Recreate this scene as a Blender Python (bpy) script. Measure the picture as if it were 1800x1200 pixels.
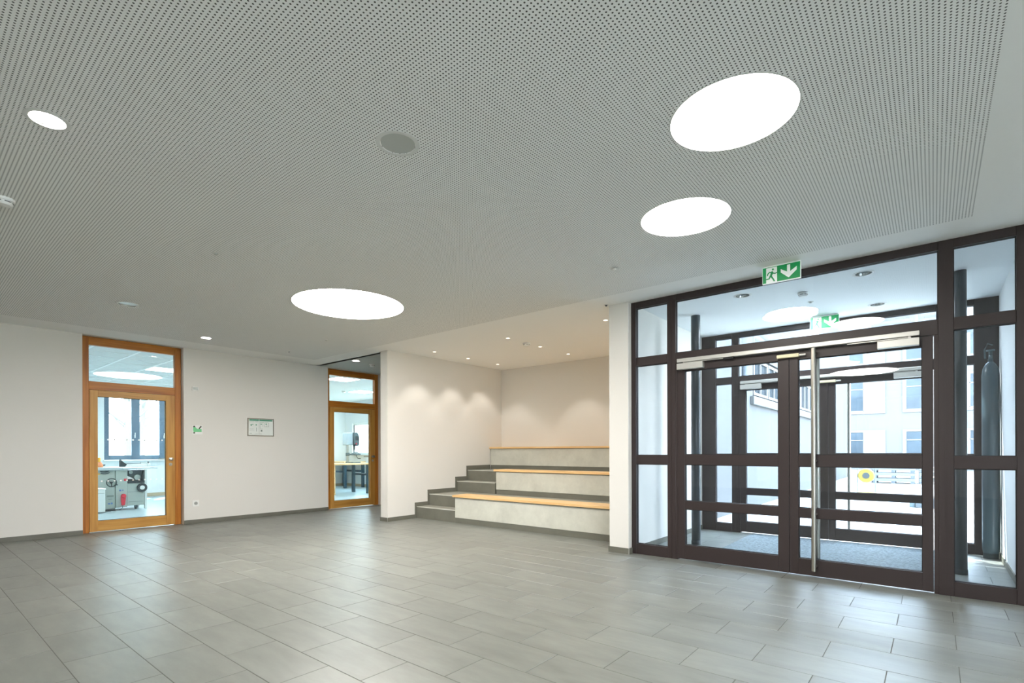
import bpy, bmesh, math, random
from mathutils import Matrix, Vector
from mathutils.geometry import delaunay_2d_cdt

for _o in list(bpy.data.objects):
    bpy.data.objects.remove(_o, do_unlink=True)
random.seed(7)
scene = bpy.context.scene
COL = scene.collection
PI = math.pi

# ------------------------------------------------------------------ camera, sky, sun, exposure
YAW = math.radians(39.43)
cam_d = bpy.data.cameras.new('camera')
cam_d.sensor_fit = 'HORIZONTAL'
cam_d.sensor_width = 36.0
cam_d.lens = 901.2 / 1800 * 36.0
cam_d.shift_x = 0.0
cam_d.shift_y = 192.3 / 1800
cam_d.clip_start = 0.05
cam_d.clip_end = 400
cam = bpy.data.objects.new('camera', cam_d)
COL.objects.link(cam)
cam.matrix_world = (Matrix.Translation((0, 0, 1.2)) @ Matrix.Rotation(YAW, 4, 'Z')
                    @ Matrix.Rotation(PI / 2, 4, 'X') @ Matrix.Rotation(-0.003, 4, 'Z'))
scene.camera = cam

SKY = 17.0
world = bpy.data.worlds.new('sky')
scene.world = world
world.use_nodes = True
wn = world.node_tree
bg = wn.nodes['Background']
tc = wn.nodes.new('ShaderNodeTexCoord')
sep = wn.nodes.new('ShaderNodeSeparateXYZ')
ramp = wn.nodes.new('ShaderNodeValToRGB')
wn.links.new(tc.outputs['Generated'], sep.inputs[0])
wn.links.new(sep.outputs['Z'], ramp.inputs[0])
ramp.color_ramp.elements[0].position = 0.0
ramp.color_ramp.elements[0].color = (0.92, 0.957, 1.0, 1)
ramp.color_ramp.elements[1].position = 0.7
ramp.color_ramp.elements[1].color = (0.70, 0.85, 1.0, 1)
wn.links.new(ramp.outputs[0], bg.inputs['Color'])
bg.inputs['Strength'].default_value = SKY

sun_d = bpy.data.lights.new('sun', 'SUN')
sun_d.energy = 28.0
sun_d.angle = math.radians(1.0)
sun_d.color = (1.0, 0.95, 0.86)
sun = bpy.data.objects.new('sun', sun_d)
COL.objects.link(sun)
sun.rotation_euler = Vector((0.50, -0.25, -0.83)).to_track_quat('-Z', 'Y').to_euler()
sun.location = (-10, 20, 30)

BIG = 35.0        # radiance of the round ceiling lights
DOWN = 60.0      # radiance of the small downlights
SPOT_W = 17.0    # watts of the alcove spots
PANEL = 34.0      # radiance of the square panels in the workshops

vs = scene.view_settings
scene.display_settings.display_device = 'sRGB'
vs.view_transform = 'Standard'
vs.look = 'None'
vs.gamma = 1.0
vs.use_curve_mapping = False
vs.exposure = 0.55
cy = scene.cycles
cy.max_bounces = 10
cy.diffuse_bounces = 6
cy.glossy_bounces = 4
cy.transmission_bounces = 6
cy.transparent_max_bounces = 32
cy.caustics_reflective = False
cy.caustics_refractive = False
cy.sample_clamp_indirect = 6.0
cy.use_denoising = True


# ------------------------------------------------------------------ materials
def lin(h):
    h = h.lstrip('#')
    out = []
    for i in (0, 2, 4):
        c = int(h[i:i + 2], 16) / 255
        out.append(c / 12.92 if c <= 0.04045 else ((c + 0.055) / 1.055) ** 2.4)
    return (*out, 1.0)


def new_mat(name):
    m = bpy.data.materials.new(name)
    m.use_nodes = True
    nt = m.node_tree
    return m, nt, nt.nodes['Principled BSDF']


def plain(name, col, rough=0.5, metal=0.0, var=0.0, vscale=8.0, bump=0.0, bscale=60.0, spec=0.5,
          stretch=(1, 1, 1), coat=0.0, obj_var=0.0):
    m, nt, b = new_mat(name)
    c = lin(col)
    b.inputs['Base Color'].default_value = c
    b.inputs['Roughness'].default_value = rough
    b.inputs['Metallic'].default_value = metal
    b.inputs['Specular IOR Level'].default_value = spec
    if coat:
        b.inputs['Coat Weight'].default_value = coat
    geo = None
    if var or bump:
        geo = nt.nodes.new('ShaderNodeNewGeometry')
        mp = nt.nodes.new('ShaderNodeMapping')
        mp.inputs['Scale'].default_value = stretch
        nt.links.new(geo.outputs['Position'], mp.inputs['Vector'])
    last = None
    if var:
        n = nt.nodes.new('ShaderNodeTexNoise')
        n.inputs['Scale'].default_value = vscale
        n.inputs['Detail'].default_value = 5
        n.inputs['Roughness'].default_value = 0.6
        nt.links.new(mp.outputs[0], n.inputs['Vector'])
        r = nt.nodes.new('ShaderNodeMapRange')
        r.inputs['From Min'].default_value = 0.3
        r.inputs['From Max'].default_value = 0.7
        r.inputs['To Min'].default_value = 1 - var
        r.inputs['To Max'].default_value = 1 + var
        nt.links.new(n.outputs['Fac'], r.inputs['Value'])
        last = r.outputs[0]
    if obj_var:
        oi = nt.nodes.new('ShaderNodeObjectInfo')
        r2 = nt.nodes.new('ShaderNodeMapRange')
        r2.inputs['To Min'].default_value = 1 - obj_var
        r2.inputs['To Max'].default_value = 1 + obj_var
        nt.links.new(oi.outputs['Random'], r2.inputs['Value'])
        if last is not None:
            mu = nt.nodes.new('ShaderNodeMath')
            mu.operation = 'MULTIPLY'
            nt.links.new(last, mu.inputs[0])
            nt.links.new(r2.outputs[0], mu.inputs[1])
            last = mu.outputs[0]
        else:
            last = r2.outputs[0]
    if last is not None:
        vm = nt.nodes.new('ShaderNodeVectorMath')
        vm.operation = 'SCALE'
        vm.inputs[0].default_value = c[:3]
        nt.links.new(last, vm.inputs['Scale'])
        nt.links.new(vm.outputs[0], b.inputs['Base Color'])
    if bump:
        n2 = nt.nodes.new('ShaderNodeTexNoise')
        n2.inputs['Scale'].default_value = bscale
        n2.inputs['Detail'].default_value = 3
        nt.links.new(mp.outputs[0], n2.inputs['Vector'])
        bp = nt.nodes.new('ShaderNodeBump')
        bp.inputs['Strength'].default_value = bump
        bp.inputs['Distance'].default_value = 0.002
        nt.links.new(n2.outputs['Fac'], bp.inputs['Height'])
        nt.links.new(bp.outputs[0], b.inputs['Normal'])
    return m


def wood(name, dark, light, axis, rough=0.4, scale=1.0):
    """streaky grain running along the given world axis"""
    m, nt, b = new_mat(name)
    geo = nt.nodes.new('ShaderNodeNewGeometry')
    oi = nt.nodes.new('ShaderNodeObjectInfo')
    add = nt.nodes.new('ShaderNodeVectorMath')
    add.operation = 'MULTIPLY_ADD'
    add.inputs[1].default_value = (7.3, 7.3, 7.3)
    cmb = nt.nodes.new('ShaderNodeCombineXYZ')
    for i in range(3):
        nt.links.new(oi.outputs['Random'], cmb.inputs[i])
    nt.links.new(cmb.outputs[0], add.inputs[0])
    nt.links.new(geo.outputs['Position'], add.inputs[2])
    mp = nt.nodes.new('ShaderNodeMapping')
    s = [26 * scale] * 3
    s['xyz'.index(axis)] = 1.3 * scale
    mp.inputs['Scale'].default_value = s
    nt.links.new(add.outputs[0], mp.inputs['Vector'])
    n = nt.nodes.new('ShaderNodeTexNoise')
    n.inputs['Scale'].default_value = 1.0
    n.inputs['Detail'].default_value = 6
    n.inputs['Distortion'].default_value = 0.6
    nt.links.new(mp.outputs[0], n.inputs['Vector'])
    r = nt.nodes.new('ShaderNodeValToRGB')
    r.color_ramp.elements[0].position = 0.3
    r.color_ramp.elements[0].color = lin(dark)
    r.color_ramp.elements[1].position = 0.7
    r.color_ramp.elements[1].color = lin(light)
    nt.links.new(n.outputs['Fac'], r.inputs[0])
    nt.links.new(r.outputs[0], b.inputs['Base Color'])
    b.inputs['Roughness'].default_value = rough
    return m


def emit(name, col, strength):
    m = bpy.data.materials.new(name)
    m.use_nodes = True
    nt = m.node_tree
    nt.nodes.remove(nt.nodes['Principled BSDF'])
    e = nt.nodes.new('ShaderNodeEmission')
    e.inputs['Color'].default_value = lin(col)
    e.inputs['Strength'].default_value = strength
    nt.links.new(e.outputs[0], nt.nodes['Material Output'].inputs['Surface'])
    return m


def lit_sign(name, col, strength, rough=0.4):
    m, nt, b = new_mat(name)
    b.inputs['Base Color'].default_value = lin(col)
    b.inputs['Roughness'].default_value = rough
    b.inputs['Emission Color'].default_value = lin(col)
    b.inputs['Emission Strength'].default_value = strength
    return m


def glass(name, tint, boost=1.0):
    """thin architectural glazing: see-through sheet with a fresnel mirror coat"""
    m = bpy.data.materials.new(name)
    m.use_nodes = True
    nt = m.node_tree
    nt.nodes.remove(nt.nodes['Principled BSDF'])
    t = nt.nodes.new('ShaderNodeBsdfTransparent')
    t.inputs['Color'].default_value = lin(tint)
    g = nt.nodes.new('ShaderNodeBsdfGlossy')
    g.inputs['Roughness'].default_value = 0.0
    f = nt.nodes.new('ShaderNodeFresnel')
    # unrefracted sheet: both faces must use the outside-to-inside index
    gm = nt.nodes.new('ShaderNodeNewGeometry')
    ior = nt.nodes.new('ShaderNodeMath')
    ior.operation = 'MULTIPLY_ADD'
    ior.inputs[1].default_value = 1 / 1.45 - 1.45
    ior.inputs[2].default_value = 1.45
    nt.links.new(gm.outputs['Backfacing'], ior.inputs[0])
    nt.links.new(ior.outputs[0], f.inputs['IOR'])
    mu = nt.nodes.new('ShaderNodeMath')
    mu.operation = 'MULTIPLY'
    mu.use_clamp = True
    mu.inputs[1].default_value = boost
    nt.links.new(f.outputs[0], mu.inputs[0])
    mx = nt.nodes.new('ShaderNodeMixShader')
    nt.links.new(mu.outputs[0], mx.inputs[0])
    nt.links.new(t.outputs[0], mx.inputs[1])
    nt.links.new(g.outputs[0], mx.inputs[2])
    nt.links.new(mx.outputs[0], nt.nodes['Material Output'].inputs['Surface'])
    return m


TX, TY, TX0, TY0 = 0.606, 0.3125, -3.531, 0.628   # floor tile pitch and origin


def tile_material(name, base):
    m, nt, b = new_mat(name)
    geo = nt.nodes.new('ShaderNodeNewGeometry')
    # running number of the tile under the point, from its position
    sx = nt.nodes.new('ShaderNodeSeparateXYZ')
    nt.links.new(geo.outputs['Position'], sx.inputs[0])

    def math_(op, a, bb=None, c=None):
        n = nt.nodes.new('ShaderNodeMath')
        n.operation = op
        for i, v in enumerate((a, bb, c)):
            if v is None:
                continue
            if isinstance(v, (int, float)):
                n.inputs[i].default_value = v
            else:
                nt.links.new(v, n.inputs[i])
        return n.outputs[0]
    ky = math_('FLOOR', math_('DIVIDE', math_('SUBTRACT', sx.outputs['Y'], TY0), TY))
    par = math_('MULTIPLY', math_('PINGPONG', ky, 1.0), -0.5)
    kx = math_('FLOOR', math_('ADD', math_('DIVIDE', math_('SUBTRACT', sx.outputs['X'], TX0 - 0.303), TX), par))
    cm = nt.nodes.new('ShaderNodeCombineXYZ')
    nt.links.new(kx, cm.inputs[0])
    nt.links.new(ky, cm.inputs[1])
    wnz = nt.nodes.new('ShaderNodeTexWhiteNoise')
    nt.links.new(cm.outputs[0], wnz.inputs['Vector'])
    off = nt.nodes.new('ShaderNodeVectorMath')
    off.operation = 'MULTIPLY_ADD'
    off.inputs[1].default_value = (9, 9, 9)
    nt.links.new(wnz.outputs['Color'], off.inputs[0])
    nt.links.new(geo.outputs['Position'], off.inputs[2])
    mp = nt.nodes.new('ShaderNodeMapping')
    mp.inputs['Scale'].default_value = (1.6, 5.5, 1)
    nt.links.new(off.outputs[0], mp.inputs['Vector'])
    n = nt.nodes.new('ShaderNodeTexNoise')
    n.inputs['Scale'].default_value = 1.6
    n.inputs['Detail'].default_value = 7
    n.inputs['Roughness'].default_value = 0.62
    nt.links.new(mp.outputs[0], n.inputs['Vector'])
    r = nt.nodes.new('ShaderNodeMapRange')
    r.inputs['From Min'].default_value = 0.3
    r.inputs['From Max'].default_value = 0.7
    r.inputs['To Min'].default_value = 0.80
    r.inputs['To Max'].default_value = 1.20
    nt.links.new(n.outputs['Fac'], r.inputs['Value'])
    r2 = nt.nodes.new('ShaderNodeMapRange')
    r2.inputs['To Min'].default_value = 0.93
    r2.inputs['To Max'].default_value = 1.07
    nt.links.new(wnz.outputs['Value'], r2.inputs['Value'])
    fac = math_('MULTIPLY', r.outputs[0], r2.outputs[0])
    vm = nt.nodes.new('ShaderNodeVectorMath')
    vm.operation = 'SCALE'
    vm.inputs[0].default_value = lin(base)[:3]
    nt.links.new(fac, vm.inputs['Scale'])
    nt.links.new(vm.outputs[0], b.inputs['Base Color'])
    rr = nt.nodes.new('ShaderNodeMapRange')
    rr.inputs['To Min'].default_value = 0.35
    rr.inputs['To Max'].default_value = 0.46
    nt.links.new(n.outputs['Fac'], rr.inputs['Value'])
    nt.links.new(rr.outputs[0], b.inputs['Roughness'])
    b.inputs['Specular IOR Level'].default_value = 0.7
    return m


def perforated(name, col, x0, x1, y0, y1, pitch=0.0184, hole=0.0041):
    """white gypsum board punched with round holes, dark fleece behind them"""
    m, nt, b = new_mat(name)
    geo = nt.nodes.new('ShaderNodeNewGeometry')
    sx = nt.nodes.new('ShaderNodeSeparateXYZ')
    nt.links.new(geo.outputs['Position'], sx.inputs[0])

    def math_(op, a, bb=None):
        n = nt.nodes.new('ShaderNodeMath')
        n.operation = op
        for i, v in enumerate((a, bb)):
            if v is None:
                continue
            if isinstance(v, (int, float)):
                n.inputs[i].default_value = v
            else:
                nt.links.new(v, n.inputs[i])
        return n.outputs[0]

    def cell(s, o):
        f = math_('FRACT', math_('DIVIDE', math_('ADD', s, 50 * 0.92 - o), pitch))
        return math_('SUBTRACT', f, 0.5)
    dx = cell(sx.outputs['X'], x1)
    dy = cell(sx.outputs['Y'], y1)
    d = math_('SQRT', math_('ADD', math_('MULTIPLY', dx, dx), math_('MULTIPLY', dy, dy)))
    inside = math_('LESS_THAN', d, hole / pitch)
    for s, lo, hi in ((sx.outputs['X'], x0, x1), (sx.outputs['Y'], y0, y1)):
        inside = math_('MULTIPLY', inside, math_('GREATER_THAN', s, lo))
        inside = math_('MULTIPLY', inside, math_('LESS_THAN', s, hi))
    mx = nt.nodes.new('ShaderNodeMix')
    mx.data_type = 'RGBA'
    mx.inputs['A'].default_value = lin(col)
    mx.inputs['B'].default_value = lin('5c5d5a')  # fleece tone with the shade of the hole depth mixed in
    nt.links.new(inside, mx.inputs['Factor'])
    nt.links.new(mx.outputs['Result'], b.inputs['Base Color'])
    b.inputs['Roughness'].default_value = 0.85
    b.inputs['Specular IOR Level'].default_value = 0.2
    return m


def concrete(name, col):
    m, nt, b = new_mat(name)
    geo = nt.nodes.new('ShaderNodeNewGeometry')
    n1 = nt.nodes.new('ShaderNodeTexNoise')
    n1.inputs['Scale'].default_value = 2.2
    n1.inputs['Detail'].default_value = 8
    n1.inputs['Roughness'].default_value = 0.7
    nt.links.new(geo.outputs['Position'], n1.inputs['Vector'])
    n2 = nt.nodes.new('ShaderNodeTexVoronoi')
    n2.inputs['Scale'].default_value = 34
    nt.links.new(geo.outputs['Position'], n2.inputs['Vector'])
    r = nt.nodes.new('ShaderNodeMapRange')
    r.inputs['From Min'].default_value = 0.28
    r.inputs['From Max'].default_value = 0.72
    r.inputs['To Min'].default_value = 0.80
    r.inputs['To Max'].default_value = 1.10
    nt.links.new(n1.outputs['Fac'], r.inputs['Value'])
    pore = nt.nodes.new('ShaderNodeMapRange')
    pore.inputs['From Min'].default_value = 0.03
    pore.inputs['From Max'].default_value = 0.09
    pore.inputs['To Min'].default_value = 0.72
    pore.inputs['To Max'].default_value = 1.0
    nt.links.new(n2.outputs['Distance'], pore.inputs['Value'])
    mu = nt.nodes.new('ShaderNodeMath')
    mu.operation = 'MULTIPLY'
    nt.links.new(r.outputs[0], mu.inputs[0])
    nt.links.new(pore.outputs[0], mu.inputs[1])
    vm = nt.nodes.new('ShaderNodeVectorMath')
    vm.operation = 'SCALE'
    vm.inputs[0].default_value = lin(col)[:3]
    nt.links.new(mu.outputs[0], vm.inputs['Scale'])
    nt.links.new(vm.outputs[0], b.inputs['Base Color'])
    b.inputs['Roughness'].default_value = 0.75
    bp = nt.nodes.new('ShaderNodeBump')
    bp.inputs['Strength'].default_value = 0.25
    bp.inputs['Distance'].default_value = 0.004
    nt.links.new(n1.outputs['Fac'], bp.inputs['Height'])
    nt.links.new(bp.outputs[0], b.inputs['Normal'])
    return m


def mat_carpet(name):
    m, nt, b = new_mat(name)
    geo = nt.nodes.new('ShaderNodeNewGeometry')
    mp = nt.nodes.new('ShaderNodeMapping')
    mp.inputs['Scale'].default_value = (18, 70, 20)
    nt.links.new(geo.outputs['Position'], mp.inputs['Vector'])
    n = nt.nodes.new('ShaderNodeTexNoise')
    n.inputs['Scale'].default_value = 2
    n.inputs['Detail'].default_value = 4
    nt.links.new(mp.outputs[0], n.inputs['Vector'])
    r = nt.nodes.new('ShaderNodeValToRGB')
    r.color_ramp.elements[0].position = 0.35
    r.color_ramp.elements[0].color = lin('565d61')
    r.color_ramp.elements[1].position = 0.68
    r.color_ramp.elements[1].color = lin('99a2a6')
    nt.links.new(n.outputs['Fac'], r.inputs[0])
    nt.links.new(r.outputs[0], b.inputs['Base Color'])
    b.inputs['Roughness'].default_value = 0.95
    b.inputs['Specular IOR Level'].default_value = 0.1
    return m


M = {}
M['paint'] = plain('wall_paint', 'E1DDD6', 0.85, bump=0.06, bscale=220, spec=0.25)
M['paint_cool'] = plain('vestibule_paint', 'EEF1F2', 0.8, bump=0.05, bscale=220, spec=0.25)
M['ceil_perf'] = perforated('perforated_board', 'F6F6F4', -9.0, 0.232, -5.7, 5.10)
M['ceil'] = plain('ceiling_paint', 'F6F6F4', 0.85, spec=0.2)
M['ceil_grey'] = plain('corridor_ceiling_board', 'BEC2BE', 0.8, spec=0.25)
M['tile'] = tile_material('stone_tile', '757771')
M['grout'] = plain('grout', '5A5A55', 0.8)
M['riser'] = plain('dark_stone_tile', '706F64', 0.5, var=0.10, vscale=5, spec=0.4)
M['tread'] = plain('tread_stone_tile', '97968C', 0.4, var=0.08, vscale=5)
M['nosing'] = plain('nosing_strip', 'C9C8C0', 0.45)
M['base'] = plain('baseboard_tile', '6B6A5F', 0.5, var=0.08, vscale=4)
M['base_trim'] = plain('edge_trim', 'D8D8D2', 0.3, metal=0.4)
M['frame'] = plain('brown_metal', '352C2B', 0.42, spec=0.4)
M['gasket'] = plain('black_gasket', '1C1B1C', 0.6)
M['glass'] = glass('clear_glazing', 'F6FAFD', 1.0)
M['glass_in'] = glass('door_glazing', 'F0F7F8', 1.0)
M['steel'] = plain('brushed_steel', 'B4AFA4', 0.30, metal=1.0)
M['alu'] = plain('silver_housing', 'D2D0CA', 0.38, metal=0.55)
M['cream'] = plain('cream_plastic', 'E6DDB8', 0.5)
M['black'] = plain('black_plastic', '1B1C1E', 0.4)
M['white'] = plain('white_plastic', 'EDECE8', 0.5)
M['white_m'] = plain('white_enamel', 'EEEEEC', 0.4)
M['wood_v'] = wood('larch_upright', '9C5912', 'C07A26', 'z')
M['wood_h'] = wood('larch_rail', '9C5912', 'C07A26', 'y')
M['wood_lv'] = wood('door_upright', 'B07832', 'CC994C', 'z')
M['wood_lh'] = wood('door_rail', 'B07832', 'CC994C', 'y')
M['bench_wood'] = wood('oak_seat', 'D9AC70', 'E9C692', 'x', rough=0.35, scale=1.6)
M['table_wood'] = wood('beech_top', 'D9B27C', 'EBCB9B', 'y', rough=0.5)
M['concrete'] = concrete('cast_concrete', 'C9C8BC')
M['col'] = plain('dark_steel_paint', '3B4044', 0.3, spec=0.5)
M['mat'] = mat_carpet('entrance_mat')
M['big'] = emit('lamp_diffuser', 'FFFAF3', BIG)
M['vbig'] = emit('vestibule_diffuser', 'F4F9FF', 30.0)
M['down'] = emit('downlight_lens', 'FFF8F0', DOWN)
M['spot'] = emit('spot_lens', 'FFEFD8', 5.0)
M['panel'] = emit('panel_diffuser', 'FBFDFF', PANEL)
M['reflector'] = plain('reflector', 'CFCFCC', 0.2, metal=0.9)
M['ring'] = plain('trim_ring', 'DADAD7', 0.5)
M['grille'] = plain('speaker_mesh', 'B9BCB8', 0.55)
M['socket'] = plain('socket_grey', 'A9AAA6', 0.5)
M['lens_off'] = plain('frosted_lens', 'DDE3E5', 0.12, spec=0.6)
M['sign_green'] = lit_sign('sign_green', '008F4C', 0.12)
M['sign_white'] = lit_sign('sign_white', 'EDF1ED', 0.12)
M['paper'] = plain('paper', 'E4E8E3', 0.6)
M['paper_green'] = plain('paper_green', '4E9478', 0.6)
M['ink'] = plain('ink_grey', '7E8A84', 0.7)
M['ink_d'] = plain('ink_dark', '303A32', 0.7)
M['ink_red'] = plain('ink_red', 'C9A6A0', 0.7)
M['pic_green'] = plain('print_green', '76C98C', 0.5)
M['pic_dark'] = plain('print_dark', '3A3A2A', 0.5)
M['lino'] = plain('blue_grey_lino', '9DAFB5', 0.35, var=0.05, vscale=3)
M['room_paint'] = plain('workshop_paint', 'E9EDEE', 0.85, spec=0.2)
M['room_panel'] = plain('workshop_ceiling_panel', 'DFE2E1', 0.8, spec=0.2)
M['tbar'] = plain('t_bar', 'FFFFFF', 0.5)
M['blue_frame'] = plain('slate_window_frame', '54697A', 0.45)
M['wood_base'] = plain('wooden_skirting', 'B7A78C', 0.6)
M['machine'] = plain('machine_enamel', 'A7B1AA', 0.45)
M['machine_d'] = plain('machine_dark', '56656A', 0.5)
M['machine_k'] = plain('machine_black', '2C363A', 0.5)
M['machine_l'] = plain('machine_light', 'DDE3E0', 0.4)
M['cast'] = plain('cast_iron_top', 'B9C6CA', 0.3, metal=0.3)
M['red'] = plain('red_plastic', 'C8283C', 0.45)
M['orange'] = plain('orange_plastic', 'EE9A6C', 0.5)
M['yellow'] = plain('yellow_plastic', 'F2B63C', 0.5)
M['blue_print'] = plain('blue_print', '5C7FB8', 0.5)
M['teal_leg'] = plain('teal_steel', '24404C', 0.4)
M['drill'] = plain('drill_enamel', 'A9BAC2', 0.4)
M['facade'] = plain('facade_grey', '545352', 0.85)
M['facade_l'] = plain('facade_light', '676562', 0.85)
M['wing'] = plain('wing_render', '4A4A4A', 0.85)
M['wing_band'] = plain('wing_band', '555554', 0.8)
M['pane_far'] = plain('far_pane', '3A4248', 0.1, spec=0.15, var=0.25, vscale=0.9)
M['pane_dark'] = plain('dark_pane', '20282E', 0.1, spec=0.15)
M['paving'] = plain('pale_paving', 'B2B0AA', 0.8, var=0.05, vscale=1.2)
M['grass'] = plain('winter_grass', '4A4034', 0.9, var=0.15, vscale=2)
M['lawn'] = plain('terrace_paving', 'B8B7B1', 0.9, var=0.1, vscale=2)
M['bark'] = plain('bark', '6B6763', 0.9)
M['reel_y'] = plain('reel_yellow', '8A7420', 0.5)
M['pallet'] = plain('grey_pallet', '4C5256', 0.7)
M['pallet_w'] = plain('white_stack', '63676A', 0.6)
M['gas'] = plain('cylinder_paint', '3F5057', 0.3)
M['canopy'] = glass('canopy_glass', 'FFFFFF', 0.6)


# ------------------------------------------------------------------ mesh helpers
class MB:
    def __init__(self):
        self.v, self.f = [], []

    def add(self, vs_, fs_):
        n = len(self.v)
        self.v += [tuple(p) for p in vs_]
        self.f += [[i + n for i in f] for f in fs_]
        return self

    def box(self, x0, x1, y0, y1, z0, z1, b=0.0):
        if x1 < x0: x0, x1 = x1, x0
        if y1 < y0: y0, y1 = y1, y0
        if z1 < z0: z0, z1 = z1, z0
        if b <= 0:
            v = [(x, y, z) for z in (z0, z1) for y in (y0, y1) for x in (x0, x1)]
            f = [(0, 2, 3, 1), (4, 5, 7, 6), (0, 1, 5, 4), (2, 6, 7, 3), (0, 4, 6, 2), (1, 3, 7, 5)]
            return self.add(v, f)
        b = min(b, (x1 - x0) * .45, (y1 - y0) * .45, (z1 - z0) * .45)
        bm = bmesh.new()
        bmesh.ops.create_cube(bm, size=1.0)
        for p in bm.verts:
            p.co = ((p.co.x + .5) * (x1 - x0) + x0, (p.co.y + .5) * (y1 - y0) + y0, (p.co.z + .5) * (z1 - z0) + z0)
        bmesh.ops.bevel(bm, geom=list(bm.edges), offset=b, segments=1, affect='EDGES')
        bm.verts.index_update()
        self.add([p.co[:] for p in bm.verts], [[q.index for q in f.verts] for f in bm.faces])
        bm.free()
        return self

    def prism(self, poly, axis, a, b):
        """polygon (list of 2D points) pushed from a to b along an axis; 2D axes follow xyz order"""
        def P(u, w, t):
            return {'x': (t, u, w), 'y': (u, t, w), 'z': (u, w, t)}[axis]
        n = len(poly)
        v = [P(u, w, a) for u, w in poly] + [P(u, w, b) for u, w in poly]
        f = [list(range(n))[::-1], list(range(n, 2 * n))]
        f += [(i, (i + 1) % n, n + (i + 1) % n, n + i) for i in range(n)]
        return self.add(v, f)

    def cyl(self, c, r, h, axis='z', n=24, r2=None):
        """cylinder from c, length h along axis"""
        if r2 is None: r2 = r
        ring = []
        for k, (rr, t) in enumerate(((r, 0), (r2, h))):
            for i in range(n):
                a = 2 * PI * i / n
                u, w = rr * math.cos(a), rr * math.sin(a)
                d = {'x': (t, u, w), 'y': (u, t, w), 'z': (u, w, t)}[axis]
                ring.append((c[0] + d[0], c[1] + d[1], c[2] + d[2]))
        f = [list(range(n))[::-1], list(range(n, 2 * n))]
        f += [(i, (i + 1) % n, n + (i + 1) % n, n + i) for i in range(n)]
        return self.add(ring, f)

    def lathe(self, c, prof, axis='z', n=32, close=False):
        """prof: list of (radius, height)"""
        v, f = [], []
        for (r, t) in prof:
            for i in range(n):
                a = 2 * PI * i / n
                u, w = r * math.cos(a), r * math.sin(a)
                d = {'x': (t, u, w), 'y': (u, t, w), 'z': (u, w, t)}[axis]
                v.append((c[0] + d[0], c[1] + d[1], c[2] + d[2]))
        m = len(prof)
        rng = m if close else m - 1
        for k in range(rng):
            k2 = (k + 1) % m
            for i in range(n):
                j = (i + 1) % n
                f.append((k * n + i, k * n + j, k2 * n + j, k2 * n + i))
        return self.add(v, f)

    def tube(self, pts, r, n=8):
        rs = r if isinstance(r, (list, tuple)) else [r] * len(pts)
        pts = [Vector(p) for p in pts]
        v, f = [], []
        for i, p in enumerate(pts):
            d = (pts[min(i + 1, len(pts) - 1)] - pts[max(i - 1, 0)]).normalized()
            up = Vector((0, 0, 1)) if abs(d.z) < .9 else Vector((1, 0, 0))
            a = d.cross(up).normalized()
            b = d.cross(a).normalized()
            for k in range(n):
                t = 2 * PI * k / n
                v.append(p + a * (rs[i] * math.cos(t)) + b * (rs[i] * math.sin(t)))
        for i in range(len(pts) - 1):
            for k in range(n):
                j = (k + 1) % n
                f.append((i * n + k, i * n + j, (i + 1) * n + j, (i + 1) * n + k))
        f.append(list(range(n))[::-1])
        f.append([(len(pts) - 1) * n + k for k in range(n)])
        return self.add(v, f)

    def disc(self, c, r, z=None, n=48):
        v = [(c[0] + r * math.cos(2 * PI * i / n), c[1] + r * math.sin(2 * PI * i / n), c[2]) for i in range(n)]
        return self.add(v, [list(range(n))])


def world_origin(o):
    p = Vector((0, 0, 0))
    while o is not None:
        p += o.location
        o = o.parent
    return p


def obj(name, mb, mat, parent=None, smooth=False, fixn=True):
    """ONE mesh object; vertices are given in world coordinates"""
    if parent is not None:
        org = world_origin(parent)
        loc = Vector((0, 0, 0))
    else:
        xs, ys, zs = zip(*mb.v)
        loc = Vector(((min(xs) + max(xs)) / 2, (min(ys) + max(ys)) / 2, min(zs)))
        org = loc
    me = bpy.data.meshes.new(name)
    me.from_pydata([(p[0] - org.x, p[1] - org.y, p[2] - org.z) for p in mb.v], [], mb.f)
    if fixn:
        bm = bmesh.new()
        bm.from_mesh(me)
        bmesh.ops.recalc_face_normals(bm, faces=list(bm.faces))
        bm.to_mesh(me)
        bm.free()
    me.materials.append(mat)
    if smooth:
        me.polygons.foreach_set('use_smooth', [True] * len(me.polygons))
        try:
            me.set_sharp_from_angle(angle=math.radians(35))
        except Exception:
            pass
    me.update()
    o = bpy.data.objects.new(name, me)
    COL.objects.link(o)
    o.location = loc
    if parent is not None:
        o.parent = parent
    return o


def tag(o, label=None, cat=None, group=None, kind=None):
    if label: o['label'] = label
    if cat: o['category'] = cat
    if group: o['group'] = group
    if kind: o['kind'] = kind
    return o


def thing(name, loc, label, cat, group=None, kind=None):
    o = bpy.data.objects.new(name, None)
    o.empty_display_size = 0.1
    o.location = loc
    COL.objects.link(o)
    return tag(o, label, cat, group, kind)


def copy_tree(o, loc, label=None, parent=None):
    c = o.copy()
    COL.objects.link(c)
    if parent is None:
        c.location = loc
        if label: c['label'] = label
    else:
        c.parent = parent
    for ch in [x for x in bpy.data.objects if x.parent == o]:
        copy_tree(ch, None, None, c)
    return c


def box(*a, b=0.0):
    return MB().box(*a, b=b)


ZC = 2.925      # lobby ceiling
XL = -9.57      # left wall face
YP = 5.53       # inner glazed partition face
YO = 7.90       # outer glazed partition face
VL, VR = -2.735, 0.57   # vestibule side walls
RY0, RX1 = -6.0, 5.0    # the lobby goes on behind the camera
D1, D2 = 1.80, 5.72     # wooden door frames start here
DW = 1.292              # width of a wooden door frame

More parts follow.
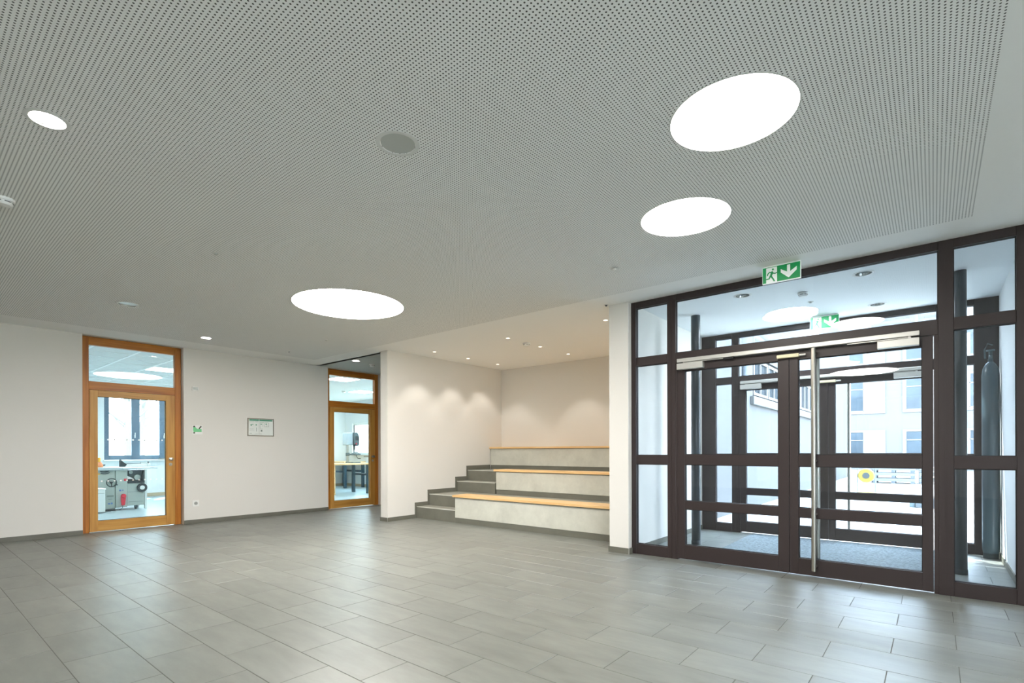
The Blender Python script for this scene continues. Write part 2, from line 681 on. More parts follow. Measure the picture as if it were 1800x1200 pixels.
# ------------------------------------------------------------------ floor and its tiles
floor = tag(obj('floor', MB().box(-9.70, RX1, RY0, 7.96, -0.25, -0.0012), M['grout']),
            'grey stone tile floor of the lobby laid in half bond', 'floor', kind='structure')
LIM = (-9.70, RX1, RY0, 7.96)
fx, fy = -math.sin(YAW), math.cos(YAW)


def tile_score(x, y):
    """how large a tile shows from where the photographer stood"""
    z = x * fx + y * fy
    if z < 0.4:
        return 0
    u = (x * math.cos(YAW) + y * math.sin(YAW)) / z
    v = 1.2 / z * 901
    if abs(u) > 1.12 or v > 480:
        return 0
    return 1.0 / z ** 3


tiles = []
for ky in range(-22, 25):
    y0 = TY0 + ky * TY
    sh = TX0 + (0 if ky % 2 else TX / 2)
    for kx in range(-12, 16):
        x0 = sh + kx * TX
        a, b_, c, d = max(x0, LIM[0]), min(x0 + TX, LIM[1]), max(y0, LIM[2]), min(y0 + TY, LIM[3])
        if b_ - a < 0.03 or d - c < 0.03:
            continue
        mx_, my_ = (a + b_) / 2, (c + d) / 2
        if my_ > 6.25 and -7.3 < mx_ < -3.06:      # under the stair and the benches
            continue
        if my_ > 5.65 and mx_ > 0.92:
            continue
        full = (b_ - a > TX - 1e-4) and (d - c > TY - 1e-4)
        tiles.append((tile_score(mx_, my_) if my_ < 5.6 or mx_ < -7.3 else 0, full, a, b_, c, d))
tiles.sort(key=lambda t: -t[0])
G = 0.002


def tile_mb(x0, x1, y0, y1, mb=None):
    mb = mb or MB()
    e = 0.0012
    X0, X1, Y0, Y1 = x0 + G, x1 - G, y0 + G, y1 - G
    v = [(X0, Y0, -0.009), (X1, Y0, -0.009), (X1, Y1, -0.009), (X0, Y1, -0.009),
         (X0, Y0, -e), (X1, Y0, -e), (X1, Y1, -e), (X0, Y1, -e),
         (X0 + e, Y0 + e, 0), (X1 - e, Y0 + e, 0), (X1 - e, Y1 - e, 0), (X0 + e, Y1 - e, 0)]
    f = [(0, 1, 5, 4), (1, 2, 6, 5), (2, 3, 7, 6), (3, 0, 4, 7),
         (4, 5, 9, 8), (5, 6, 10, 9), (6, 7, 11, 10), (7, 4, 8, 11), (8, 9, 10, 11)]
    return mb.add(v, f)


shared = None
rest = MB()
count = 0
for sc, full, a, b_, c, d in tiles:
    if sc > 0 and count < 300:
        if full and shared is not None:
            o = shared.copy()
            o.name = 'floor_tile'
            COL.objects.link(o)
            o.parent = floor
            o.location = (a - floor.location.x, c - floor.location.y, -floor.location.z)
        elif full:
            me = bpy.data.meshes.new('floor_tile')
            mb = tile_mb(0, TX, 0, TY)
            me.from_pydata(mb.v, [], mb.f)
            me.materials.append(M['tile'])
            shared = bpy.data.objects.new('floor_tile', me)
            COL.objects.link(shared)
            shared.parent = floor
            shared.location = (a - floor.location.x, c - floor.location.y, -floor.location.z)
        else:
            obj('floor_tile', tile_mb(a, b_, c, d), M['tile'], floor, fixn=False)
        count += 1
    else:
        tile_mb(a, b_, c, d, rest)
tag(obj('floor_tile_field', rest, M['tile'], floor, fixn=False), kind='stuff')


# ------------------------------------------------------------------ walls
def struct(name, mb, mat, label, cat='wall'):
    return tag(obj(name, mb, mat), label, cat, kind='structure')


HT = 3.4
w = MB()
for y0, y1 in ((RY0, D1 - .005), (D1 + DW + .008, D2 - .005), (D2 + DW + .008, 9.4)):
    w.box(-9.80, XL, y0, y1, 0, HT)
for y0, y1 in ((D1 - .005, D1 + DW + .008), (D2 - .005, D2 + DW + .008)):
    w.box(-9.80, XL, y0, y1, ZC - .004, HT)
struct('wall_left', w, M['paint'], 'long off-white wall with two wooden glass doors')
struct('wall_alcove_left', MB().box(-7.39, -7.20, 5.41, 8.60, 0, HT), M['paint'],
       'white wing wall beside the stair, washed by three spots')
struct('wall_alcove_back', MB().box(-7.20, -2.98, 8.40, 8.60, 0, HT), M['paint'],
       'white wall behind the topmost bench of the alcove')
struct('wall_alcove_right', MB().box(-2.98, VL, 5.45, 8.60, 0, HT), M['paint'],
       'white wall end standing between the benches and the glazed partition')
struct('wall_corridor', MB().box(-9.80, -7.20, 9.40, 9.60, 0, HT), M['paint'],
       'white end wall of the passage behind the wing wall')
struct('wall_vestibule_right', MB().box(VR, 0.85, 5.62, 8.00, 0, HT), M['paint_cool'],
       'white side wall of the vestibule on the right')
BY0, BY1, BZ0, BZ1 = -5.6, 2.4, 0.85, 2.15
struct('wall_right', MB().box(RX1, RX1 + .2, RY0, BY0, 0, HT).box(RX1, RX1 + .2, BY1, 5.62, 0, HT)
       .box(RX1, RX1 + .2, BY0, BY1, 0, BZ0).box(RX1, RX1 + .2, BY0, BY1, BZ1, HT), M['paint'], 'white side wall of the lobby')
struct('wall_front', MB().box(0.60, RX1 + .2, YP, 5.75, 0, HT), M['paint'], 'white wall carrying on beside the glazed partition')
struct('wall_back', MB().box(-9.80, RX1 + .2, RY0 - .2, RY0, 0, HT), M['paint'], 'white wall of the lobby opposite the glazed partition')
struct('wall_header', MB().box(VL, 0.60, YP + .01, YP + .11, 2.931, HT).box(VL, 0.85, YO + .01, YO + .11, 2.931, HT),
       M['paint_cool'], 'wall strip above the glazed partitions')
struct('roof', MB().box(-9.82, RX1 + .2, RY0 - .2, 8.0, HT, HT + .15).box(-17, -7.2, -1.2, 10.5, HT + .15, HT + .3)
       .box(-7.4, -2.7, 7.9, 8.62, HT, HT + .15), M['paint'], 'flat roof slab over the lobby and the workshops', 'roof')

wt = thing('window_5', (RX1, -1.0, BZ0), 'long dark framed window in the side wall of the lobby behind the viewer', 'window', kind='structure')  # added out of view to let more daylight into the lobby
NB = 6
for k in range(NB + 1):
    y = BY0 + (BY1 - BY0) * k / NB
    obj('window_post', box(RX1 + .06, RX1 + .14, max(y - .06, BY0), min(y + .06, BY1), BZ0, BZ1), M['frame'], wt)
for k in range(NB):
    y0, y1 = BY0 + (BY1 - BY0) * k / NB + .06, BY0 + (BY1 - BY0) * (k + 1) / NB - .06
    obj('window_rail', box(RX1 + .06, RX1 + .14, y0, y1, BZ0, BZ0 + .08), M['frame'], wt)
    obj('window_rail', box(RX1 + .06, RX1 + .14, y0, y1, BZ1 - .08, BZ1), M['frame'], wt)
    obj('window_pane', box(RX1 + .097, RX1 + .105, y0 - .01, y1 + .01, BZ0 + .07, BZ1 - .07), M['glass'], wt)

# ceilings -----------------------------------------------------------
BIGS = [(-0.80, 2.775, 0.312), (-1.425, 3.765, 0.322), (-5.335, 3.465, 0.635)]
holes = [(x, y, r) for x, y, r in BIGS]
holes += [(-1.2, -2.6, .635)]
DLS = [(-3.55, 0.528, 0.078), (-8.51, 3.06, 0.072)]
holes += [(x, y, r) for x, y, r in DLS]
holes += [(-7.265, 1.78, 0.105), (-2.32, 1.82, 0.098)]


def sheet(x0, x1, y0, y1, z, circ, n=40):
    """flat ceiling board with round openings"""
    pts = [Vector(p) for p in ((x0, y0), (x1, y0), (x1, y1), (x0, y1))]
    edges = [(0, 1), (1, 2), (2, 3), (3, 0)]
    for cx, cy_, r in circ:
        k = len(pts)
        m = n if r > .2 else 24
        for i in range(m):
            a = 2 * PI * i / m
            pts.append(Vector((cx + r * math.cos(a), cy_ + r * math.sin(a))))
            edges.append((k + i, k + (i + 1) % m))
    v, e, f, _, _, _ = delaunay_2d_cdt(pts, edges, [], 0, 1e-6)
    mb = MB()
    keep = []
    for t in f:
        c = sum((v[i] for i in t), Vector((0, 0))) / len(t)
        if any((c.x - cx) ** 2 + (c.y - cy_) ** 2 < (r * .995) ** 2 for cx, cy_, r in circ):
            continue
        keep.append(list(t)[::-1])
    mb.add([(p.x, p.y, z) for p in v], keep)
    for cx, cy_, r in circ:                      # rim of the opening
        m = n if r > .2 else 24
        mb.lathe((cx, cy_, z), [(r, 0), (r, .0125)], n=m)
    return mb


tag(obj('ceiling', sheet(XL, RX1, RY0, YP, ZC, holes), M['ceil_perf'], fixn=False),
    'white lobby ceiling of finely perforated board with plain borders', 'ceiling', kind='structure')
struct('ceiling_border', MB().box(-7.20, -2.98, YP, 5.79, ZC, ZC + .012), M['ceil'],
       'plain smooth ceiling border in front of the bench alcove', 'ceiling')
ALC = [(x, y) for x in (-6.74, -5.065, -3.37) for y in (6.07, 6.91, 7.755)]
tag(obj('ceiling_alcove', sheet(-7.20, -2.98, 5.785, 8.40, ZC + .012, [(x, y, .034) for x, y in ALC]), M['ceil'], fixn=False),
    'smooth ceiling over the benches with nine small spots', 'ceiling', kind='structure')
struct('trim_alcove', MB().box(-7.20, -2.98, 5.777, 5.787, ZC + .004, ZC + .03), M['ceil'],
       'thin edge strip between ceiling border and alcove ceiling', 'trim')
cc = thing('ceiling_corridor', (-8.48, 7.4, ZC), 'grey board ceiling of the passage beside the wing wall', 'ceiling', kind='structure')
CDL = (-8.50, 5.66, 0.072)
obj('ceiling_panel', sheet(-9.57, -7.39, 5.452, 6.75, ZC, [CDL]), M['ceil_grey'], cc, fixn=False)
obj('ceiling_panel', MB().box(-9.57, -7.39, 6.756, 8.05, ZC, ZC + .012), M['ceil_grey'], cc)
obj('ceiling_panel', MB().box(-9.57, -7.39, 8.056, 9.40, ZC, ZC + .012), M['ceil_grey'], cc)
obj('joint_strip', MB().box(-9.57, -7.39, 5.44, 5.453, ZC + .001, ZC + .02), M['ring'], cc)
VDL = [(-1.64, 6.05, .075), (-0.525, 6.05, .075), (-0.51, 7.44, .075)]
tag(obj('ceiling_vestibule', sheet(VL, VR, YP + .07, YO, 2.922, VDL + [(-1.385, 7.23, .30)]), M['paint_cool'], fixn=False),
    'smooth white ceiling of the glazed vestibule', 'ceiling', kind='structure')

# baseboards ---------------------------------------------------------
BH = 0.066


def base(name, parts, label):
    mb = MB()
    for p in parts:
        mb.box(*p)
    return struct(name, mb, M['base'], label, 'baseboard')


base('baseboard_left', [(XL, XL + .011, RY0, D1 - .005, 0, BH), (XL, XL + .011, D1 + DW + .008, D2 - .005, 0, BH),
                        (XL, XL + .011, D2 + DW + .008, 9.40, 0, BH)], 'dark grey tile skirting along the long wall with the doors')
bw = base('baseboard_wing', [(-7.20, -7.189, 5.40, 6.0, 0, BH), (-7.401, -7.189, 5.399, 5.41, 0, BH), (-7.401, -7.39, 5.41, 9.40, 0, BH)],
          'dark grey tile skirting round the end of the wing wall')
obj('edge_trim', box(-7.190, -7.186, 5.396, 5.400, 0, BH + .002), M['base_trim'], bw)
bp = base('baseboard_pillar', [(-2.98, VL + .011, 5.439, 5.45, 0, BH), (VL, VL + .011, 5.45, YP, 0, BH), (-2.991, -2.98, 5.439, 6.0, 0, BH)],
          'dark grey tile skirting at the foot of the white wall end')
obj('edge_trim', box(VL + .009, VL + .013, 5.437, 5.441, 0, BH + .002), M['base_trim'], bp)
base('baseboard_vestibule', [(VL, VL + .011, YP + .075, YO, 0, BH), (VR - .011, VR, YP + .075, YO, 0, BH)],
     'grey tile skirting along both sides of the vestibule')
base('baseboard_corridor', [(-9.57, -7.39, 9.389, 9.40, 0, BH)], 'dark grey tile skirting at the end of the passage')

# ------------------------------------------------------------------ stair and benches
# tread heights and riser faces
TZ = [0.208, 0.414, 0.618, 0.822]
RYS = [6.04, 6.34, 7.05, 7.35]
SX0, SX1 = -7.20, -6.20
st = thing('stair', (-6.7, 6.04, 0), 'four dark grey tiled steps climbing along the white wing wall beside the benches', 'stair', kind='structure')
back = [6.34, 7.05, 7.35, 8.40]
for i in range(4):
    z0 = 0 if i == 0 else TZ[i - 1]
    xr = SX1 if i in (0, 2) else -2.98
    xrr = SX1
    obj('riser', box(SX0 + .012, xrr, RYS[i], RYS[i] + .012, z0, TZ[i] - .012), M['riser'], st)
    tr = MB().box(SX0, SX1, RYS[i], back[i], TZ[i] - .012, TZ[i])
    if i in (1, 3):
        tr.box(SX1, -2.98, RYS[i] + (.06 if i == 1 else .02), back[i], TZ[i] - .012, TZ[i])
    obj('tread', tr, M['tread'], st)
    obj('nosing', box(SX0 + .012, SX1, RYS[i] - .004, RYS[i] + .012, TZ[i] - .011, TZ[i] + .0015), M['nosing'], st)
core = MB()
for i in range(4):
    z0 = 0
    core.box(SX0, SX1, RYS[i] + .012, back[i] + (.012 if i < 3 else 0), 0, TZ[i] - .012)
obj('step_core', core, M['riser'], st)
sk = MB()                                        # stepped skirting on the wing wall
prof = [(6.00, 0), (6.00, .279), (6.303, .279), (6.303, .492), (7.01, .492), (7.01, .700), (7.32, .700), (7.32, .908), (8.02, .914),
        (8.02, .822), (7.36, .822), (7.36, .618), (7.06, .618), (7.06, .414), (6.35, .414), (6.35, .208), (6.05, .208), (6.05, 0)]
sk.prism(prof, 'x', -7.20, -7.189)
obj('stepped_skirting', sk, M['base'], st)


def bench(y, z0, ztop, xl, xs, seat_d, label):
    t = thing('concrete_bench', ((xl - 2.98) / 2, y, z0), label, 'bench', 'concrete benches of the seating steps')
    obj('concrete_block', box(xl, -2.985, y + .03, y + .36, z0 + .085, ztop - .042, b=.004), M['concrete'], t)
    obj('base_strip', box(xl + .004, -2.985, y + .036, y + .35, z0, z0 + .085), M['base'], t)
    # oak seat of three boards
    n = 3
    wd = seat_d / n
    for k in range(n):
        obj('seat_board', box(xs, -2.985, y + k * wd, y + (k + 1) * wd - .0012, ztop - .036, ztop, b=.0025), M['bench_wood'], t)
    obj('support_batten', box(xs + .03, -2.985, y + .02, y + seat_d - .02, ztop - .043, ztop - .036), M['black'], t)
    return t


bench(6.00, 0.0, 0.465, -6.20, -6.238, 0.36, 'lowest pale concrete bench with an oak seat standing on the lobby floor')
bench(7.01, 0.414, 0.863, -6.17, -6.205, 0.36, 'middle pale concrete bench with an oak seat between the other two')
bench(8.00, 0.822, 1.282, -7.189, -7.197, 0.395, 'topmost concrete bench with an oak seat against the alcove back wall')


# ------------------------------------------------------------------ wooden doors in the long wall
def wood_door(name, y0, label):
    xf = -9.67                       # face of the frame
    xb = -9.75
    y1 = y0 + DW
    t = thing(name, (xf, y0 + DW / 2, 0), label, 'door', kind='structure')
    top = 2.918
    obj('door_post', box(xb, xf, y0, y0 + .088, 0, top, b=.003), M['wood_v'], t)
    obj('door_post', box(xb, xf, y1 - .088, y1, 0, top, b=.003), M['wood_v'], t)
    obj('head_rail', box(xb, xf, y0 + .088, y1 - .088, 2.797, top, b=.003), M['wood_h'], t)
    obj('middle_rail', box(xb, xf, y0 + .088, y1 - .088, 2.131, 2.256, b=.003), M['wood_h'], t)
    obj('transom_pane', box(xb + .036, xb + .044, y0 + .082, y1 - .082, 2.25, 2.80), M['glass_in'], t)
    l = obj('door_leaf', MB()
            .box(xb + .01, xf + .004, y0 + .091, y0 + .192, .012, 2.127, b=.002)
            .box(xb + .01, xf + .004, y1 - .215, y1 - .091, .012, 2.127, b=.002), M['wood_lv'], t)
    obj('leaf_rail', box(xb + .01, xf + .003, y0 + .192, y1 - .215, 2.034, 2.127, b=.002), M['wood_lh'], l)
    obj('leaf_rail', box(xb + .01, xf + .003, y0 + .192, y1 - .215, .012, .168, b=.002), M['wood_lh'], l)
    g = obj('leaf_pane', box(xb + .036, xb + .044, y0 + .188, y1 - .211, .163, 2.04), M['glass_in'], l)
    bead = MB()
    ya, yb, za, zb = y0 + .192, y1 - .215, .168, 2.034
    for a in ((ya, ya + .006, za, zb), (yb - .006, yb, za, zb), (ya, yb, za, za + .006), (ya, yb, zb - .006, zb)):
        bead.box(xb + .046, xb + .052, *a)
    obj('glazing_bead', bead, M['gasket'], l)
    # knob, rose and lock
    yk = y1 - .155
    h = MB()
    h.lathe((xf + .004, yk, 1.085), [(.026, 0), (.026, .008), (.012, .010), (.012, .03), (.024, .034), (.029, .05), (.022, .066), (.001, .07)], 'x', 24)
    obj('door_knob', h, M['steel'], l, smooth=True)
    h = MB()
    h.lathe((xf + .004, yk, .998), [(.026, 0), (.026, .008), (.001, .009)], 'x', 24)
    h.box(xf + .012, xf + .02, yk - .008, yk + .008, .985, 1.012, b=.003)
    obj('lock_cylinder', h, M['steel'], l, smooth=True)
    h = MB().tube([(xb - .002, yk, 1.085), (xb - .05, yk, 1.085), (xb - .055, yk - .13, 1.085)], .009, 10)
    obj('lever_handle', h, M['steel'], l, smooth=True)
    return t, l


t1, l1 = wood_door('door_1', D1, 'wooden glass door nearest on the long wall, woodworking machine behind it')
d = MB()
for z in (.762, 1.39):
    for k in range(11):
        d.cyl((-9.7055, D1 + .245 + k * .0785, z), .0125, .0012, 'x', 16)
tag(obj('marker_dots', d, M['white'], l1), 'two rows of white safety dots', kind='stuff')
wood_door('door_2', D2, 'second wooden glass door beside the wing wall, drill press behind it')


# ------------------------------------------------------------------ glazed partitions
def pane(name, x0, x1, z0, z1, y, parent):
    o = obj(name, box(x0 - .006, x1 + .006, y + .030, y + .042, z0 - .006, z1 + .006), M['glass'], parent)
    b = MB()
    for a in ((x0, x0 + .005, z0, z1), (x1 - .005, x1, z0, z1), (x0 + .005, x1 - .005, z0, z0 + .005), (x0 + .005, x1 - .005, z1 - .005, z1)):
        b.box(a[0], a[1], y + .020, y + .030, a[2], a[3])
        b.box(a[0], a[1], y + .042, y + .052, a[2], a[3])
    obj('gasket', b, M['gasket'], o)
    return o


DEP = 0.07


def partition(name, y, p1l, p3r, xr, label):
    t = thing(name, (-1.08, y, 0), label, 'glass partition', kind='structure')
    top0, top1 = 2.853, 2.931
    posts = ((VL, p1l), (-2.30, -2.204), (0.031, 0.129), (p3r, xr))
    for a, b_ in posts:
        obj('post', box(a, b_, y, y + DEP, 0, top1, b=.003), M['frame'], t)
    obj('cover_strip', box(-2.256, -2.250, y - .003, y, .0, top1 - .08), M['frame'], t)
    obj('cover_strip', box(0.074, 0.080, y - .003, y, .0, top1 - .08), M['frame'], t)
    for a, b_ in ((p1l, -2.30), (0.129, p3r)):
        for z0, z1 in ((0, .118), (1.042, 1.147), (2.18, 2.279), (top0, top1)):
            obj('rail', box(a, b_, y, y + DEP, z0, z1, b=.003), M['frame'], t)
        for z0, z1 in ((.118, 1.042), (1.147, 2.18), (2.279, top0)):
            pane('side_pane', a, b_, z0, z1, y, t)
    obj('rail', box(-2.204, .031, y, y + DEP, top0, top1, b=.003), M['frame'], t)
    obj('rail', box(-2.204, .031, y, y + DEP, 2.155, 2.281, b=.003), M['frame'], t)
    obj('door_jamb', box(-2.204, -2.182, y + .004, y + DEP, 0, 2.155), M['frame'], t)
    obj('door_jamb', box(.003, .031, y + .004, y + DEP, 0, 2.155), M['frame'], t)
    pane('transom_pane', -2.204, .031, 2.281, top0, y, t)
    return t


def leaf(name, y, x0, x1, g0, g1, label):
    t = thing(name, ((x0 + x1) / 2, y, 0), label, 'door', kind='structure')
    zb, zt = .014, 2.150
    obj('stile', box(x0, g0, y, y + .062, zb, zt, b=.002), M['frame'], t)
    obj('stile', box(g1, x1, y, y + .062, zb, zt, b=.002), M['frame'], t)
    for z0, z1 in ((zb, .166), (.556, .649), (1.043, 1.155), (2.069, zt)):
        obj('rail', box(g0, g1, y, y + .062, z0, z1, b=.002), M['frame'], t)
    for z0, z1 in ((.166, .556), (.649, 1.043), (1.155, 2.069)):
        pane('leaf_pane', g0, g1, z0, z1, y - .002, t)
    return t


def pull(parent, x, y, side):
    """long round pull bar on stand-offs; side -1 towards the lobby, +1 outward"""
    yy = y - .075 if side < 0 else y + .062 + .075
    b = obj('pull_bar', MB().cyl((x, yy, .076), .020, 2.07, 'z', 24), M['steel'], parent, smooth=True)
    s = MB()
    for z in (.115, .60, 1.10, 2.10):
        s.cyl((x + .012, min(yy, y if side < 0 else y + .062), z), .009, .075, 'y', 12)
    obj('stand_off', s, M['steel'], b, smooth=True)


def operator(name, y, label, loc_label):
    t = thing(name, (-1.13, y, 2.08), label, 'door closer')
    obj('slide_rail', box(-2.165, -.089, y - .06, y - .001, 2.158, 2.198, b=.003), M['alu'], t)
    obj('closer_box', box(-2.167, -1.886, y - .062, y - .001, 2.080, 2.146, b=.003), M['alu'], t)
    obj('closer_box', box(-.378, -.089, y - .062, y - .001, 2.078, 2.142, b=.003), M['alu'], t)
    a = MB().box(-2.10, -2.08, y - .05, y - .02, 2.142, 2.162).box(-2.09, -1.66, y - .042, y - .03, 2.149, 2.156)
    obj('closer_arm', a, M['alu'], t)
    a = MB().box(-.165, -.145, y - .05, y - .02, 2.140, 2.162).box(-.60, -.155, y - .042, y - .03, 2.148, 2.155)
    obj('closer_arm', a, M['alu'], t)
    obj('slider', box(-1.68, -1.575, y - .05, y - .012, 2.138, 2.160, b=.004), M['black'], t)
    c = obj('carry_bar', MB().box(-1.178, -.985, y - .045, y - .004, 2.088, 2.122, b=.005), M['cream'], t)
    obj('roller', MB().cyl((-.985, y - .025, 2.105), .011, .055, 'x', 16), M['alu'], c, smooth=True)
    return t


partition('window_1', YP, -2.677, 0.497, 0.60, 'dark brown framed glass partition between the lobby and the vestibule')
a = leaf('door_3', YP, -2.179, -1.079, -2.103, -1.176, 'dark brown glass door leaf without handle in the lobby partition')
b_ = leaf('door_4', YP, -1.075, -.001, -1.000, -.074, 'dark brown glass door leaf with the long steel pull bar in the lobby partition')
pull(b_, -.861, YP, -1)
pull(b_, -.861, YP, 1)
operator('door_closer', YP, 'silver closer rail with two boxes above the lobby glass doors', '')
partition('window_2', YO, -2.53, 0.362, VR, 'outer dark framed glass partition between the vestibule and the yard')
leaf('door_5', YO, -2.179, -1.079, -2.103, -1.176, 'outer glass door leaf on the column side of the vestibule')
b_ = leaf('door_6', YO, -1.075, -.001, -1.000, -.074, 'outer glass door leaf with a pull bar on its yard side')
pull(b_, -.861, YO, 1)
operator('door_closer', YO, 'silver closer rail above the outer glass doors, seen through the vestibule', '')

# vestibule furniture
mt = obj('door_mat', box(-2.0, 0.02, YP + .10, YO - .02, 0, .008), M['mat'])
tag(mt, 'grey ribbed entrance mat covering the vestibule floor', 'door mat')
for x, r, lab in ((-2.352, .056, 'dark round steel column behind the narrow glass strip near the wall end'),
                  (0.20, .050, 'dark round steel column by the right side wall of the vestibule')):
    t = thing('steel_column', (x, 6.57, 0), lab, 'column', 'steel columns in the vestibule')
    obj('shaft', MB().cyl((x, 6.57, .004), r, 2.918, 'z', 32), M['col'], t, smooth=True)
    obj('base_collar', MB().lathe((x, 6.57, 0), [(r + .001, .05), (r + .004, .045), (r + .004, 0), (r, 0)], 'z', 32), M['col'], t, smooth=True)
g = thing('gas_cylinder', (0.487, 7.72, 0), 'tall slim grey-blue cylinder with a valve on top in the far vestibule corner', 'cylinder')
obj('cylinder_body', MB().lathe((.487, 7.72, 0), [(.001, .03), (.04, .035), (.066, .06), (.074, .11), (.074, 2.02), (.066, 2.09), (.045, 2.14), (.022, 2.165), (.022, 2.20), (.001, 2.20)], 'z', 32), M['gas'], g, smooth=True)
obj('foot_ring', MB().lathe((.487, 7.72, 0), [(.058, 0), (.066, 0), (.066, .06), (.058, .06)], 'z', 32, close=True), M['machine_k'], g, smooth=True)
v = MB().cyl((.487, 7.72, 2.19), .016, .09, 'z', 16)
v.lathe((.487, 7.72, 2.28), [(.001, 0), (.036, .002), (.036, .02), (.001, .022)], 'z', 16)
v.cyl((.487, 7.66, 2.235), .011, .06, 'y', 12)
v.tube([(.44, 7.68, 2.2), (.435, 7.66, 2.3), (.46, 7.65, 2.36), (.5, 7.66, 2.34)], .008, 8)
obj('valve', v, M['machine_d'], g, smooth=True)


# ------------------------------------------------------------------ ceiling fittings
def big_light(x, y, r, z, mat, label, group='round luminous ceiling lights'):
    t = thing('ceiling_light', (x, y, z), label, 'ceiling light', group)
    obj('diffuser', MB().lathe((x, y, z), [(r - .006, .004), (.001, .0035)], 'z', 64), mat, t)
    obj('trim_ring', MB().lathe((x, y, z), [(r - .007, .008), (r - .007, -.001), (r + .002, -.001), (r + .002, .0)], 'z', 64), M['ring'], t, smooth=True)
    return t


big_light(*BIGS[0], ZC, M['big'], 'glowing round ceiling light nearer to the viewer of the small pair')
big_light(*BIGS[1], ZC, M['big'], 'glowing round ceiling light of the small pair closer to the exit sign')
big_light(*BIGS[2], ZC, M['big'], 'largest glowing round ceiling light, in front of the wooden doors')
for (x, y, lab) in ((-1.2, -2.6, 'large glowing round ceiling light behind the viewer in the middle of the hall'),):
    big_light(x, y, .635, ZC, M['big'], lab)  # extra light added behind the camera to brighten the lobby
big_light(-1.385, 7.23, .30, 2.922, M['vbig'], 'round ceiling light inside the vestibule', 'vestibule round light')


def downlight(name, x, y, r, z, lens, label, group=None, ring=.014, depth=.03, cat='downlight'):
    t = thing(name, (x, y, z), label, cat, group)
    obj('trim_ring', MB().lathe((x, y, z), [(r - .004, .003), (r - .004, -.003), (r + ring * .7, -.004), (r + ring, -.001), (r + ring, .0)], 'z', 36), M['ring'], t, smooth=True)
    obj('reflector', MB().lathe((x, y, z), [(r - .003, -.001), (r - .010, depth)], 'z', 36), M['reflector'], t, smooth=True)
    obj('lens', MB().lathe((x, y, z), [(r - .010, depth), (.001, depth)], 'z', 36), lens, t)
    return t


downlight('downlight', *DLS[0], ZC, M['down'], 'bright round downlight in the perforated ceiling above the left foreground', 'lit downlights', ring=.018, depth=.012)
downlight('downlight', *DLS[1], ZC, M['down'], 'small bright downlight in front of the wall between the wooden doors', 'lit downlights', depth=.010)
downlight('downlight', *CDL, ZC, M['down'], 'small bright downlight in the grey passage ceiling', 'lit downlights', depth=.010)
downlight('downlight', -7.265, 1.78, .105, ZC, M['lens_off'], 'unlit pale downlight above the nearest wooden door', 'unlit downlights', ring=.018, depth=.008)
for (x, y, r), lab in zip(VDL, ('unlit downlight in the vestibule ceiling nearest the wall end',
                                'unlit downlight in the vestibule ceiling just behind the partition',
                                'unlit downlight in the vestibule ceiling near the outer doors')):
    t = downlight('downlight', x, y, r, 2.922, M['lens_off'], lab, 'vestibule downlights', ring=.02, depth=.03)
    for s in (-1, 1):
        obj('lamp_tube', MB().cyl((x - .04, y + s * .022, 2.948), .012, .08, 'x', 12), M['machine_d'], t, smooth=True)

sp = thing('ceiling_speaker', (-2.32, 1.82, ZC), 'flat round grey loudspeaker in the perforated ceiling', 'speaker')
obj('trim_ring', MB().lathe((-2.32, 1.82, ZC), [(.098, .006), (.098, -.002), (.120, -.002), (.121, 0)], 'z', 48), M['ring'], sp, smooth=True)
obj('grille', MB().lathe((-2.32, 1.82, ZC), [(.0945, .004), (.0945, .001), (.001, .0005)], 'z', 48), M['grille'], sp)

spot_names = {
    (0, 0): 'small recessed spot by the wing wall nearest the lobby', (0, 1): 'small recessed spot in the middle of the row along the wing wall',
    (0, 2): 'small recessed spot in the corner over the topmost step', (1, 0): 'small recessed spot above the lowest bench, beside the alcove smoke detector',
    (1, 1): 'small recessed spot above the middle bench, in the middle row', (1, 2): 'small recessed spot above the topmost bench, in the middle row',
    (2, 0): 'small recessed spot beside the white wall end, nearest the lobby', (2, 1): 'small recessed spot hidden behind the white wall end, middle of its row',
    (2, 2): 'small recessed spot hidden behind the white wall end, last of its row'}
for i, (x, y) in enumerate(ALC):
    key = (i // 3, i % 3)
    z = ZC + .012
    t = thing('recessed_spot', (x, y, z), spot_names[key], 'spotlight', 'small spots in the alcove ceiling')
    obj('trim_ring', MB().lathe((x, y, z), [(.031, .003), (.031, -.003), (.041, -.003), (.042, 0)], 'z', 28), M['white_m'], t, smooth=True)
    obj('lens', MB().lathe((x, y, z), [(.031, .006), (.001, .006)], 'z', 28), M['spot'], t)
    ld = bpy.data.lights.new('spot_beam', 'SPOT')
    ld.energy = SPOT_W
    ld.spot_size = math.radians(88)
    ld.spot_blend = 0.45
    ld.shadow_soft_size = 0.02
    ld.color = (1.0, 0.95, 0.88)
    lo = bpy.data.objects.new('spot_beam', ld)
    COL.objects.link(lo)
    lo.parent = t
    lo.location = (0, 0, -.01)


def detector(x, y, z, r, label, group='smoke detectors'):
    t = thing('smoke_detector', (x, y, z), label, 'smoke detector', group)
    obj('mounting_base', MB().lathe((x, y, z), [(r, 0), (r, -.014), (r * .96, -.018), (r * .8, -.018)], 'z', 32), M['white'], t, smooth=True)
    obj('sensor_head', MB().lathe((x, y, z), [(r * .84, -.018), (r * .82, -.034), (r * .7, -.046), (.001, -.05)], 'z', 32), M['white'], t, smooth=True)
    s = MB()
    for k in range(6):
        a0 = k * PI / 3
        pts = [(x + r * .845 * math.cos(a0 + j * .14), y + r * .845 * math.sin(a0 + j * .14), z - .026) for j in range(6)]
        s.tube(pts, .0028, 6)
    obj('smoke_slot', s, M['black'], t)
    return t


